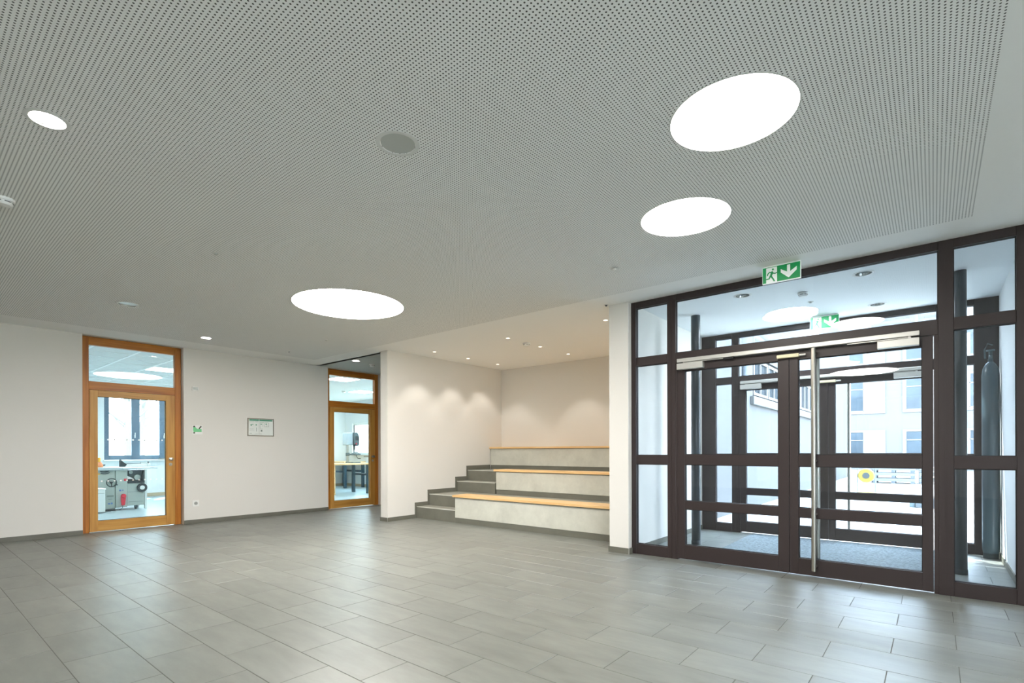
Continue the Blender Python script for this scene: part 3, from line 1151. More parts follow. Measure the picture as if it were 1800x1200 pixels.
detector(-4.88, .50, ZC, .058, 'white smoke detector at the left edge of the perforated ceiling')
detector(-8.60, 6.10, ZC, .06, 'white smoke detector in the grey passage ceiling')
detector(-5.07, 6.54, ZC + .012, .06, 'white smoke detector among the spots above the benches')
detector(-1.10, 6.36, 2.922, .052, 'white smoke detector in the vestibule ceiling')


def button(name, x, y, z, r, label, cat='sensor', mat='white', drop=.012):
    t = thing(name, (x, y, z), label, cat)
    obj('cover_plate', MB().lathe((x, y, z), [(r, 0), (r, -.003), (r * .85, -.005), (r * .5, -.005)], 'z', 24), M['ring'], t, smooth=True)
    obj('sensor_tip', MB().lathe((x, y, z), [(r * .5, -.004), (r * .42, -.004 - drop), (.001, -.005 - drop)], 'z', 20), M[mat], t, smooth=True)


button('ceiling_sensor', -4.80, 1.805, ZC, .028, 'tiny round sensor in the middle of the perforated ceiling', mat='grille')
button('ceiling_sensor', -8.575, 4.387, ZC, .018, 'tiny dark ceiling dot in front of the framed plan', mat='machine_d')
button('ceiling_sensor', -7.26, 4.31, ZC, .028, 'tiny pale ceiling dot between large round light and passage')
button('ceiling_sensor', -2.33, 4.37, ZC, .036, 'small white round cover in the ceiling near the wall end')
button('ceiling_sensor', -2.99, 5.40, ZC, .026, 'small sensor in the ceiling at the top of the white wall end', mat='machine_d')
button('ceiling_sensor', -1.10, 6.81, 2.922, .032, 'small round sensor behind the vestibule smoke detector', mat='grille')


# ------------------------------------------------------------------ exit signs
def exit_sign(x0, x1, y, z0, z1, label):
    W, H = x1 - x0, z1 - z0
    t = thing('exit_sign', ((x0 + x1) / 2, y, z1), label, 'exit sign', 'green exit signs')
    obj('sign_panel', box(x0, x1, y, y + .022, z0, z1, b=.002), M['sign_white'], t)
    obj('ceiling_mount', box(x0 + .01, x1 - .01, y + .001, y + .04, z1, z1 + .006), M['white'], t)

    def P(u, w_):
        return (x0 + u * W, z0 + w_ * H)

    def plate(name, polys, mat, d0, d1, parent):
        mb = MB()
        for pl in polys:
            mb.prism([P(*q) for q in pl], 'y', y - d1, y - d0)
        return obj(name, mb, mat, parent)
    m = .022
    plate('green_field', [[(.395, .04), (.985, .04), (.985, .96), (.395, .96)],
                          [(.015, .04), (.105, .04), (.105, .96), (.015, .96)],
                          [(.105, .93), (.395, .93), (.395, .96), (.105, .96)]], M['sign_green'], 0, .001, t)
    plate('arrow', [[(.655, .90), (.735, .90), (.735, .50), (.90, .72), (.90, .52), (.695, .14), (.49, .52), (.49, .72), (.655, .50)]],
          M['sign_white'], .001, .002, t)
    head = [(.285 + .028 * math.cos(a * PI / 6), .80 + .058 * math.sin(a * PI / 6)) for a in range(12)]
    man = [head,
           [(.20, .66), (.275, .70), (.30, .62), (.255, .40), (.20, .42), (.225, .58)],          # trunk
           [(.20, .70), (.225, .66), (.165, .56), (.150, .46), (.125, .47), (.140, .60)],          # back arm
           [(.275, .70), (.30, .60), (.345, .57), (.395, .60), (.395, .545), (.345, .51), (.285, .54)],   # front arm
           [(.20, .44), (.255, .44), (.30, .28), (.335, .12), (.305, .10), (.265, .24)],          # front leg
           [(.20, .46), (.235, .40), (.20, .25), (.10, .23), (.045, .20), (.045, .26), (.10, .29), (.175, .31)],  # back leg
           [(.335, .12), (.345, .085), (.305, .075), (.300, .10)]]
    plate('running_figure', man, M['sign_green'], .0005, .0015, t)
    return t


exit_sign(-1.247, -.925, 5.25, 2.762, 2.919, 'green exit sign with arrow hanging in front of the lobby partition')
exit_sign(-1.234, -.914, 7.60, 2.752, 2.914, 'green exit sign with arrow inside the vestibule')

# ------------------------------------------------------------------ fittings on the long wall
t = thing('wall_sensor', (XL, 3.27, 2.23), 'small white slotted box high on the wall beside the nearest wooden door', 'sensor')
obj('housing', box(XL, XL + .022, 3.222, 3.318, 2.228, 2.292, b=.003), M['white'], t)
s = MB()
for z in (2.243, 2.26, 2.277):
    s.box(XL + .0215, XL + .0235, 3.23, 3.31, z - .0035, z + .0035)
obj('slot', s, M['ink'], t)
t = thing('wall_socket', (XL, 3.274, .28), 'white wall socket low on the wall beside the nearest wooden door', 'socket')
obj('cover_frame', box(XL, XL + .010, 3.224, 3.324, .285, .392, b=.003), M['white'], t)
obj('socket_insert', MB().lathe((XL + .010, 3.274, .338), [(.028, 0), (.027, .0015), (.021, .0015), (.019, .0004), (.001, .0004)], 'x', 24), M['socket'], t, smooth=True)
for sy in (-.0095, .0095):
    obj('socket_hole', MB().cyl((XL + .0105, 3.274 + sy, .338), .0035, .0006, 'x', 12), M['black'], t)
t = thing('room_sign', (XL, 3.30, 1.49), 'small white square plate with a green and black picture', 'sign')
obj('plate', box(XL, XL + .006, 3.222, 3.380, 1.494, 1.648, b=.002), M['white'], t)
obj('green_shape', MB().prism([(3.238, 1.625), (3.262, 1.63), (3.282, 1.60), (3.30, 1.588), (3.365, 1.588), (3.365, 1.535), (3.28, 1.535), (3.245, 1.53), (3.236, 1.57)], 'x', XL + .006, XL + .0068), M['pic_green'], t)
s = MB()
s.prism([(3.318, 1.592), (3.332, 1.586), (3.366, 1.624), (3.356, 1.638), (3.346, 1.636)], 'x', XL + .0068, XL + .0076)
for cy2, cz in ((3.252, 1.625), (3.252, 1.519)):
    s.prism([(cy2 + .016 * math.cos(a * PI / 8), cz + .012 * math.sin(a * PI / 8)) for a in range(16)], 'x', XL + .0068, XL + .0076)
tag(obj('black_shape', s, M['pic_dark'], t), kind='stuff')
t = thing('framed_plan', (XL, 4.354, 1.485), 'silver framed escape plan hanging on the wall between the wooden doors', 'framed plan')
fy0, fy1, fz0, fz1 = 4.115, 4.593, 1.485, 1.812
obj('backing', box(XL, XL + .008, fy0, fy1, fz0, fz1), M['white'], t)
fr = MB()
for a in ((fy0, fy0 + .016, fz0, fz1), (fy1 - .016, fy1, fz0, fz1), (fy0 + .016, fy1 - .016, fz0, fz0 + .016), (fy0 + .016, fy1 - .016, fz1 - .016, fz1)):
    fr.box(XL, XL + .016, *a, b=.003)
obj('silver_frame', fr, M['steel'], t)
sheet_o = obj('plan_sheet', box(XL + .008, XL + .0085, fy0 + .016, fy1 - .016, fz0 + .016, fz1 - .016), M['paper'], t)
obj('green_header', MB().box(XL + .0085, XL + .0089, 4.148, 4.318, 1.762, 1.790).box(XL + .0085, XL + .0089, 4.326, 4.565, 1.762, 1.790), M['paper_green'], sheet_o)
s = MB()
X0, X1 = XL + .0085, XL + .0089
for a in ((4.322, 4.325, 1.52, 1.756), (4.335, 4.41, 1.735, 1.738), (4.338, 4.341, 1.62, 1.735), (4.338, 4.39, 1.62, 1.623), (4.388, 4.391, 1.66, 1.735),
          (4.42, 4.50, 1.66, 1.663), (4.42, 4.423, 1.66, 1.735), (4.498, 4.501, 1.66, 1.735), (4.42, 4.50, 1.735, 1.738), (4.46, 4.463, 1.66, 1.70),
          (4.15, 4.23, 1.74, 1.744), (4.25, 4.30, 1.74, 1.744), (4.15, 4.23, 1.62, 1.622), (4.15, 4.23, 1.60, 1.602), (4.15, 4.23, 1.58, 1.582),
          (4.27, 4.276, 1.57, 1.64), (4.15, 4.19, 1.53, 1.536), (4.25, 4.31, 1.525, 1.528), (4.33, 4.37, 1.525, 1.529), (4.35, 4.38, 1.57, 1.60)):
    s.box(X0, X1, *a)
tag(obj('plan_lines', s, M['ink'], sheet_o), kind='stuff')
s = MB()
for a in ((4.17, 4.19, 1.67, 1.70), (4.20, 4.215, 1.69, 1.705), (4.26, 4.28, 1.68, 1.70), (4.44, 4.46, 1.70, 1.72), (4.35, 4.37, 1.70, 1.715)):
    s.box(X0, X1, *a)
tag(obj('plan_symbols', s, M['paper_green'], sheet_o), kind='stuff')

# ------------------------------------------------------------------ workshop behind the nearest wooden door
RX = -16.5
DIV0, DIV1 = 4.99, 5.14      # wall between the workshops stands clear of the first window
DIV0, DIV1 = 5.30, 5.45
struct('floor_workshop', MB().box(-16.9, -9.70, -1.2, 10.4, -.25, -.001), M['lino'], 'blue-grey smooth floor of the two workshops', 'floor')
wm = MB()                                      # back wall with window opening
WY0, WY1, WZ0, WZ1 = 3.53, 5.20, 1.00, 2.72
wm.box(RX - .2, RX, -1.2, WY0, 0, HT + .15).box(RX - .2, RX, WY1, 10.4, 0, HT + .15)
wm.box(RX - .2, RX, WY0, WY1, 0, WZ0).box(RX - .2, RX, WY0, WY1, WZ1, HT + .15)
struct('wall_workshop_back', wm, M['room_paint'], 'white workshop wall with the slate-blue window')
struct('wall_workshop_side', MB().box(-16.7, -9.80, -1.4, -1.2, 0, HT + .15), M['room_paint'], 'white side wall of the workshop with the machine')
struct('wall_workshop_divider', MB().box(RX, -9.80, DIV0, DIV1, 0, HT + .15), M['room_paint'], 'white wall between the two workshops')
struct('baseboard_workshop', MB().box(RX, RX + .015, -1.2, DIV0, 0, .09).box(RX, -9.8, DIV0 - .015, DIV0, 0, .09), M['wood_base'],
       'wooden skirting in the workshop with the machine', 'baseboard')
wt = thing('window_3', (RX, 4.3, WZ0), 'slate-blue framed window behind the woodworking machine', 'window', kind='structure')
bars = [(3.53, 3.635), (4.115, 4.30), (4.755, 4.93)]
fx0, fx1 = RX - .09, RX - .01
for a0, a1 in bars + [(5.14, 5.20)]:
    obj('window_post', box(fx0, fx1, a0, a1, WZ0, WZ1, b=.004), M['blue_frame'], wt)
for a0, a1 in ((3.635, 4.115), (4.30, 4.755), (4.93, 5.14)):
    obj('window_rail', box(fx0, fx1, a0, a1, WZ0, WZ0 + .115, b=.004), M['blue_frame'], wt)
    obj('window_rail', box(fx0, fx1, a0, a1, WZ1 - .10, WZ1, b=.004), M['blue_frame'], wt)
    obj('window_pane', box(fx0 + .03, fx0 + .04, a0 - .005, a1 + .005, WZ0 + .11, WZ1 - .095), M['glass_in'], wt)
for yy in (4.19, 4.86):
    h = MB().box(fx1, fx1 + .02, yy - .014, yy + .014, 1.58, 1.66, b=.004).box(fx1 + .02, fx1 + .034, yy - .010, yy + .010, 1.60, 1.72, b=.004)
    obj('window_handle', h, M['white'], wt)
obj('window_sill', box(RX - .01, RX + .12, WY0 - .03, WY1 + .03, WZ0 - .03, WZ0, b=.004), M['white_m'], wt)

# ceilings of the workshops: panels in bright t-bars
ct = thing('ceiling_workshop', (-13, 3.0, 2.93), 'panel ceiling of bright bars and pale boards behind the nearest door', 'ceiling', kind='structure')
PY = [1.475 + .645 * k for k in range(-4, 7)]
PX = .60
bars_mb = MB().box(RX, -9.8, -1.2, DIV0, 2.945, 2.955)
for y in PY:
    bars_mb.box(RX, -9.8, y - .016, y + .016, 2.928, 2.946)
nx = int((16.5 - 9.8) / PX) + 1
for k in range(nx):
    x = -9.85 - k * PX
    if x > RX:
        bars_mb.box(x - .010, x + .010, -1.2, DIV0, 2.930, 2.946)
obj('t_bar_grid', bars_mb, M['tbar'], ct)
far = MB()
lights1 = {(7, 4), (3, 1), (3, 6), (1, 3), (9, 2), (9, 8)}  # one panel is in view; the others are added to brighten the workshop
pan = None
for i in range(len(PY) - 1):
    y0, y1 = PY[i] + .016, min(PY[i + 1] - .016, DIV0)
    if y1 - y0 < .1:
        continue
    for k in range(nx - 1):
        x1, x0 = -9.85 - k * PX - .010, -9.85 - (k + 1) * PX + .010
        if x0 < RX or (i, k) in lights1:
            continue
        if 1.4 < y0 < 4.2:
            if pan is None:
                pan = obj('ceiling_panel', box(x0, x1, y0, y1, 2.938, 2.944), M['room_panel'], ct)
                p0 = (x0, y0)
            else:
                o = pan.copy()
                o.name = 'ceiling_panel'
                COL.objects.link(o)
                o.parent = ct
                o.location = (x0 - p0[0], y0 - p0[1], 0)
        else:
            far.box(x0, x1, y0, y1, 2.938, 2.944)
tag(obj('ceiling_panel_field', far, M['room_panel'], ct), kind='stuff')
li = 0
names1 = ['square light panel farthest from the divider wall in the machine workshop', 'square light panel just inside the long wall of the machine workshop',
          'square light panel in front of the machine, away from the divider wall', 'square light panel seen at the right of the upper glass of the first door',
          'square light panel by the divider wall, next to the long wall', 'square light panel by the divider wall, close to the slate-blue window']
for (i, k), lab in zip(sorted(lights1), names1):
    y0, y1 = PY[i] + .016, PY[i + 1] - .016
    x1, x0 = -9.85 - k * PX - .010, -9.85 - (k + 1) * PX + .010
    t = thing('panel_light', ((x0 + x1) / 2, (y0 + y1) / 2, 2.93), lab, 'ceiling light', 'square light panels in the workshops')
    obj('diffuser', box(x0 + .01, x1 - .01, y0 + .01, y1 - .01, 2.934, 2.940), M['panel'], t)
    f = MB()
    for a in ((x0, x0 + .012, y0, y1), (x1 - .012, x1, y0, y1), (x0, x1, y0, y0 + .012), (x0, x1, y1 - .012, y1)):
        f.box(a[0], a[1], a[2], a[3], 2.930, 2.944)
    obj('panel_frame', f, M['white_m'], t)

# woodworking machine: combined planer and saw --------------------------------
XM = -13.0


def mY(u):      # machine drawing units to metres
    return 2.67 + (u - 65) * .001065


def mZ(w_):
    return (1043 - w_) * .001353


mc = thing('woodworking_machine', (XM - .3, 3.1, 0), 'pale grey combined planer and saw with handwheels and red plug', 'machine')
obj('planer_body', MB().box(XM - .60, XM, 2.45, mY(340), .035, mZ(430), b=.006), M['machine'], mc)
pnl = obj('electrical_panel', MB().box(XM - .5, XM + .02, mY(342), mY(526), mZ(1000), mZ(432), b=.004), M['machine'], mc)
obj('switch_block', MB().box(XM + .02, XM + .03, mY(470), mY(520), mZ(600), mZ(565), b=.002), M['red'], pnl)
obj('blue_switch', MB().box(XM + .02, XM + .028, mY(396), mY(428), mZ(752), mZ(728), b=.002).box(XM + .02, XM + .028, mY(446), mY(462), mZ(750), mZ(730), b=.002), M['blue_print'], pnl)
obj('saw_body', MB().box(XM - .55, XM, mY(528), mY(815), mZ(985), mZ(632), b=.006), M['machine'], mc)
obj('seam_line', MB().box(XM, XM + .003, mY(550), mY(790), mZ(928), mZ(924)), M['machine_d'], mc)
obj('seam_line', MB().box(XM, XM + .003, mY(530), mY(812), mZ(775), mZ(772)), M['machine_d'], mc)
obj('belt_housing', MB().box(XM - .50, XM - .12, mY(530), mY(815), mZ(632), mZ(440), b=.006), M['machine_d'], mc)
obj('belt_pulley', MB().cyl((XM - .12, mY(705), mZ(550)), .055, .07, 'x', 24).cyl((XM - .12, mY(600), mZ(470)), .035, .07, 'x', 20), M['machine'], mc, smooth=True)
obj('guard_plate', MB().prism([(mY(530), mZ(575)), (mY(640), mZ(570)), (mY(530), mZ(520))], 'x', XM - .12, XM - .02), M['white_m'], mc)
obj('swing_arm', MB().prism([(mY(785), mZ(620)), (mY(812), mZ(620)), (mY(818), mZ(520)), (mY(835), mZ(450)), (mY(800), mZ(440)), (mY(780), mZ(520))], 'x', XM - .08, XM - .01), M['machine_k'], mc)
obj('saw_arbor_rail', MB().box(XM - .1, XM + .015, mY(534), mY(812), mZ(640), mZ(605), b=.003), M['machine_k'], mc)
obj('front_leg', MB().box(XM - .06, XM, mY(818), mY(856), 0, mZ(432), b=.004), M['machine_l'], mc)
obj('rear_leg', MB().box(XM - .6, XM - .54, mY(818), mY(856), 0, mZ(432), b=.004), M['machine_l'], mc)
obj('planer_table', MB().box(XM - .62, XM + .06, 2.40, mY(470), mZ(432), mZ(385), b=.008), M['cast'], mc)
obj('sliding_table', MB().box(XM - .30, XM + .08, mY(440), mY(1018), mZ(415), mZ(395), b=.004), M['cast'], mc)
obj('table_rail', MB().box(XM - .02, XM + .03, mY(400), mY(540), mZ(438), mZ(412), b=.004), M['machine_l'], mc)
obj('rip_fence', MB().prism([(mY(430), mZ(380)), (mY(505), mZ(380)), (mY(535), mZ(345)), (mY(470), mZ(305)), (mY(434), mZ(268)), (mY(428), mZ(290))], 'x', XM - .14, XM - .04), M['machine_k'], mc)
obj('fence_rod', MB().cyl((XM - .06, mY(530), mZ(335)), .006, mY(770) - mY(530), 'y', 10), M['machine_d'], mc)
obj('crosscut_fence', MB().box(XM - .10, XM - .06, mY(500), mY(880), mZ(382), mZ(345), b=.003), M['white_m'], mc)
cl = obj('fence_clamp', MB().box(XM - .10, XM - .03, mY(876), mY(922), mZ(385), mZ(338), b=.006).prism([(mY(765), mZ(312)), (mY(880), mZ(322)), (mY(880), mZ(340)), (mY(765), mZ(330))], 'x', XM - .09, XM - .05), M['machine_l'], mc)
obj('clamp_knob', MB().cyl((XM - .065, mY(892), mZ(340)), .01, .045, 'z', 12), M['machine_k'], cl, smooth=True)
hw = MB().lathe((XM + .055, mY(270), mZ(615)), [(.083 + .009 * math.cos(a * PI / 4), .009 * math.sin(a * PI / 4)) for a in range(8)], 'x', 32, close=True)
for k in range(3):
    a = k * 2 * PI / 3 + .5
    hw.tube([(XM + .055, mY(270), mZ(615)), (XM + .055, mY(270) + .083 * math.cos(a), mZ(615) + .083 * math.sin(a))], .007, 8)
hw.cyl((XM, mY(270), mZ(615)), .018, .065, 'x', 16)
hw.cyl((XM + .055, mY(345), mZ(650)), .012, .05, 'x', 12)
obj('handwheel', hw, M['machine_k'], mc, smooth=True)
hw = MB().lathe((XM, mY(765), mZ(712)), [(.03, .0), (.088, .0), (.092, .012), (.092, .04), (.08, .05), (.04, .045), (.038, .03)], 'x', 32)
w2 = obj('tilt_wheel', hw, M['machine_k'], mc, smooth=True)
obj('wheel_dial', MB().lathe((XM, mY(765), mZ(712)), [(.045, .046), (.042, .052), (.001, .053)], 'x', 24), M['machine_l'], w2, smooth=True)
arc = MB()
for r, a0, a1, th in ((.10, -2.3, -.9, .011), (.14, -2.0, -.95, .010), (.05, -2.9, -.3, .012)):
    pts = [(XM + .012, mY(170) + r * math.cos(a0 + (a1 - a0) * j / 8), mZ(395) + r * .8 * math.sin(a0 + (a1 - a0) * j / 8)) for j in range(9)]
    arc.tube(pts, th, 8)
arc.cyl((XM, mY(215), mZ(425)), .035, .03, 'x', 20)
obj('table_lever', arc, M['machine_d'], mc, smooth=True)
obj('warning_label', MB().prism([(mY(70), mZ(492)), (mY(105), mZ(492)), (mY(88), mZ(462))], 'x', XM + .001, XM + .004), M['yellow'], mc)
pl = MB().lathe((XM + .02, mY(455), mZ(825)), [(.038, .0), (.042, .02), (.042, .065), (.034, .075), (.001, .076)], 'x', 24)
pl.prism([(mY(418), mZ(835)), (mY(490), mZ(835)), (mY(484), mZ(890)), (mY(474), mZ(968)), (mY(424), mZ(968)), (mY(418), mZ(890))], 'x', XM + .02, XM + .075)
obj('red_plug', pl, M['red'], mc)
obj('power_cable', MB().tube([(XM + .045, mY(448), mZ(968)), (XM + .05, mY(440), mZ(1005)), (XM + .03, mY(405), mZ(1030)), (XM + .02, mY(390), .012)], .007, 8), M['machine_d'], mc)
obj('nameplate_lines', MB().box(XM, XM + .002, mY(205), mY(312), mZ(832), mZ(808)).box(XM, XM + .002, mY(225), mY(290), mZ(870), mZ(862)), M['ink'], mc)
obj('maker_mark', MB().box(XM, XM + .002, mY(222), mY(258), mZ(945), mZ(925)).box(XM, XM + .002, mY(268), mY(296), mZ(945), mZ(918)), M['blue_print'], mc)
obj('leg_foot', MB().cyl((XM - .1, mY(690), 0), .022, mZ(985), 'z', 16).box(XM - .13, XM - .07, mY(665), mY(716), mZ(1025), mZ(985), b=.004), M['machine_d'], mc)
obj('black_foot_plate', MB().box(XM - .4, XM + .05, mY(172), mY(335), .0, .03, b=.004), M['machine_k'], mc)
t = thing('tool_box', (-12.72, 2.55, 0), 'white low cabinet standing in front of the woodworking machine', 'cabinet')
obj('cabinet_body', MB().box(-12.95 + .02, -12.62, 2.30, 2.715, .02, .46, b=.006), M['machine_l'], t)
obj('cabinet_lid', MB().box(-12.93, -12.60, 2.29, 2.722, .46, .485, b=.004), M['white_m'], t)
obj('drawer_line', MB().box(-12.62, -12.617, 2.32, 2.70, .385, .392), M['ink'], t)
t = thing('glue_bottle', (-13.12, 2.75, mZ(385) + .001), 'orange and yellow bottle lying on the machine table', 'bottle')
z0 = mZ(385)
obj('orange_body', MB().lathe((-13.12, 2.735, z0), [(.001, 0), (.05, .0), (.055, .03), (.05, .065), (.03, .09), (.024, .11), (.001, .11)], 'z', 24), M['orange'], t, smooth=True)
obj('yellow_cap', MB().lathe((-13.12, 2.715, z0), [(.02, .105), (.03, .11), (.03, .19), (.026, .195), (.001, .195)], 'z', 20), M['yellow'], t, smooth=True)
obj('dark_tip', MB().tube([(-13.12, 2.76, z0 + .04), (-13.12, 2.81, z0 + .045), (-13.12, 2.825, z0 + .05)], [.022, .014, .006], 10), M['machine_k'], t, smooth=True)

# ------------------------------------------------------------------ workshop behind the second wooden door
R2X, R2Y = -16.05, 10.25
struct('wall_workshop_far', MB().box(R2X - .2, R2X, DIV1, R2Y + .2, 0, HT + .15), M['room_paint'], 'white wall of the workshop with the drill press')
W2X0, W2X1, W2Z0, W2Z1 = -15.62, -11.2, 1.10, 2.17
wm = MB().box(R2X, W2X0, R2Y, R2Y + .2, 0, HT + .15).box(W2X1, -9.6, R2Y, R2Y + .2, 0, HT + .15)
wm.box(W2X0, W2X1, R2Y, R2Y + .2, 0, W2Z0).box(W2X0, W2X1, R2Y, R2Y + .2, W2Z1, HT + .15)
struct('wall_workshop_window', wm, M['room_paint'], 'white workshop wall with a long window behind the drill press')
struct('wall_workshop_end', MB().box(-9.80, -9.60, 9.6, R2Y, 0, HT + .15), M['room_paint'], 'white wall closing the workshop beside the passage')
struct('baseboard_workshop_far', MB().box(R2X, R2X + .015, DIV1, R2Y, 0, .09).box(R2X, -9.8, R2Y - .015, R2Y, 0, .09), M['wood_base'],
       'wooden skirting in the workshop with the drill press', 'baseboard')
wt = thing('window_4', ((W2X0 + W2X1) / 2, R2Y, W2Z0), 'white framed long window behind the drill press', 'window', kind='structure')
xs = [W2X0, -14.5, -13.4, -12.3, W2X1]
for x in xs:
    obj('window_post', box(max(x - .04, W2X0), min(x + .04, W2X1), R2Y + .05, R2Y + .12, W2Z0, W2Z1, b=.003), M['white_m'], wt)
for a0, a1 in zip(xs, xs[1:]):
    obj('window_rail', box(a0 + .04, a1 - .04, R2Y + .05, R2Y + .12, W2Z0, W2Z0 + .07, b=.003), M['white_m'], wt)
    obj('window_rail', box(a0 + .04, a1 - .04, R2Y + .05, R2Y + .12, W2Z1 - .07, W2Z1, b=.003), M['white_m'], wt)
    obj('window_pane', box(a0 + .03, a1 - .03, R2Y + .08, R2Y + .088, W2Z0 + .06, W2Z1 - .06), M['glass_in'], wt)
obj('window_sill', box(W2X0 - .02, W2X1 + .02, R2Y - .10, R2Y + .05, W2Z0 - .03, W2Z0, b=.004), M['drill'], wt)
struct('ceiling_workshop_far', MB().box(R2X, -9.8, DIV1, R2Y, 2.93, 2.95), M['room_panel'], 'pale ceiling of the workshop with the drill press', 'ceiling')
for x0, x1, y0, y1, lab in ((-11.22, -10.60, 6.60, 7.20, 'square light panel behind the upper glass of the second door, nearest'),
                            (-13.1, -12.48, 8.44, 9.02, 'square light panel above the drill press'),
                            (-13.7, -13.08, 7.1, 7.7, 'square light panel at the far left of the drill workshop'),
                            (-11.2, -10.6, 8.6, 9.2, 'square light panel of the drill workshop beside the passage')):
    t = thing('panel_light', ((x0 + x1) / 2, (y0 + y1) / 2, 2.92), lab, 'ceiling light', 'square light panels in the workshops')
    obj('diffuser', box(x0 + .01, x1 - .01, y0 + .01, y1 - .01, 2.922, 2.929), M['panel'], t)
    f = MB()
    for a in ((x0, x0 + .012, y0, y1), (x1 - .012, x1, y0, y1), (x0, x1, y0, y0 + .012), (x0, x1, y1 - .012, y1)):
        f.box(a[0], a[1], a[2], a[3], 2.918, 2.93)
    obj('panel_frame', f, M['white_m'], t)
detector(-13.05, 8.29, 2.93, .06, 'smoke detector behind the upper glass of the second door')


def workbench(x0, x1, y0, y1, z, label, drawers):
    t = thing('workbench', ((x0 + x1) / 2, (y0 + y1) / 2, 0), label, 'workbench')
    obj('bench_top', box(x0, x1, y0, y1, z - .045, z, b=.004), M['table_wood'], t)
    for x in (x0 + .03, x1 - .11):
        for y in (y0 + .03, y1 - .11):
            obj('leg', box(x, x + .08, y, y + .08, 0, z - .045, b=.004), M['teal_leg'], t)
    obj('cross_bar', box(x0 + .11, x1 - .11, y1 - .10, y1 - .04, z - .36, z - .30, b=.003), M['teal_leg'], t)
    obj('cross_bar', box(x0 + .11, x1 - .11, y0 + .04, y0 + .10, z - .36, z - .30, b=.003), M['teal_leg'], t)
    if drawers:
        c = obj('drawer_case', box(x0 + .12, x1 - .06, y0 + .20, y0 + .79, .02, z - .05, b=.004), M['table_wood'], t)
        for k in range(4):
            dr = obj('drawer', box(x1 - .062, x1 - .045, y0 + .21, y0 + .78, .035 + k * .19, .215 + k * .19, b=.003), M['table_wood'], c)
    return t


workbench(-13.32, -12.46, 6.90, 8.80, .87, 'workbench with beech top, dark legs and wooden drawers under the drill press', True)
workbench(-15.95, -14.70, 9.35, 10.16, .87, 'second workbench with dark legs below the workshop window', False)
dx, dy = -12.95, 8.50
t = thing('drill_press', (dx, dy, .87), 'pale blue-grey drill press standing on the workbench', 'drill press')
obj('base_plate', box(dx - .2, dx + .16, dy - .10, dy + .17, .87, .905, b=.006), M['machine_d'], t)
obj('column', MB().cyl((dx - .10, dy - .09, .90), .036, .52, 'z', 24), M['steel'], t, smooth=True)
obj('work_table', MB().box(dx - .12, dx + .14, dy - .14, dy + .19, 1.10, 1.135, b=.006).cyl((dx - .10, dy - .09, 1.07), .055, .09, 'z', 20), M['machine_d'], t)
obj('motor_head', MB().box(dx - .20, dx + .02, dy - .20, dy + .02, 1.38, 1.74, b=.02), M['drill'], t)
hd = obj('gear_head', MB().prism([(dy + .0, 1.42), (dy + .14, 1.36), (dy + .17, 1.42), (dy + .17, 1.62), (dy + .12, 1.74), (dy, 1.74)], 'x', dx - .10, dx + .10), M['machine_d'], t)
obj('dial_plate', box(dx + .10, dx + .106, dy + .03, dy + .14, 1.52, 1.64, b=.003), M['machine_k'], hd)
obj('red_switch', box(dx + .10, dx + .112, dy + .04, dy + .08, 1.40, 1.44, b=.003), M['red'], hd)
obj('quill_rod', MB().cyl((dx, dy + .06, 1.74), .014, .22, 'z', 12), M['machine_k'], t)
obj('chuck', MB().lathe((dx, dy + .06, 1.24), [(.008, -.10), (.008, 0), (.02, .0), (.026, .05), (.026, .10), (.034, .12), (.034, .15)], 'z', 20), M['machine_k'], t, smooth=True)
obj('feed_lever', MB().tube([(dx + .10, dy + .05, 1.15), (dx + .12, dy + .06, 1.05), (dx + .12, dy + .10, 1.0), (dx + .12, dy + .19, .995)], .010, 8), M['machine_k'], t, smooth=True)
obj('hand_guard', MB().cyl((dx + .1, dy - .03, 1.18), .005, .2, 'z', 8).tube([(dx + .08, dy - .13, 1.12), (dx + .12, dy + .05, 1.18), (dx + .08, dy + .2, 1.12)], .012, 8), M['machine_d'], t, smooth=True)

# ------------------------------------------------------------------ yard in front of the building
struct('ground', MB().box(-60, 60, 7.97, 90, -.3, -.02), M['paving'], 'pale paved yard outside the glass doors', 'ground')
struct('ground_wood', MB().box(-80, -16.9, -50, 60, -.5, -.05), M['grass'], 'pale winter ground outside the workshop window', 'ground')

struct('ground_terrace', MB().box(-16.8, 60, -60, RY0 - .2, -.5, -.05).box(RX1 + .2, 60, RY0 - .2, 7.97, -.5, -.05), M['lawn'], 'paved terrace outside the long side window of the lobby', 'ground')  # unseen ground, added and kept pale to throw daylight up at the ceiling

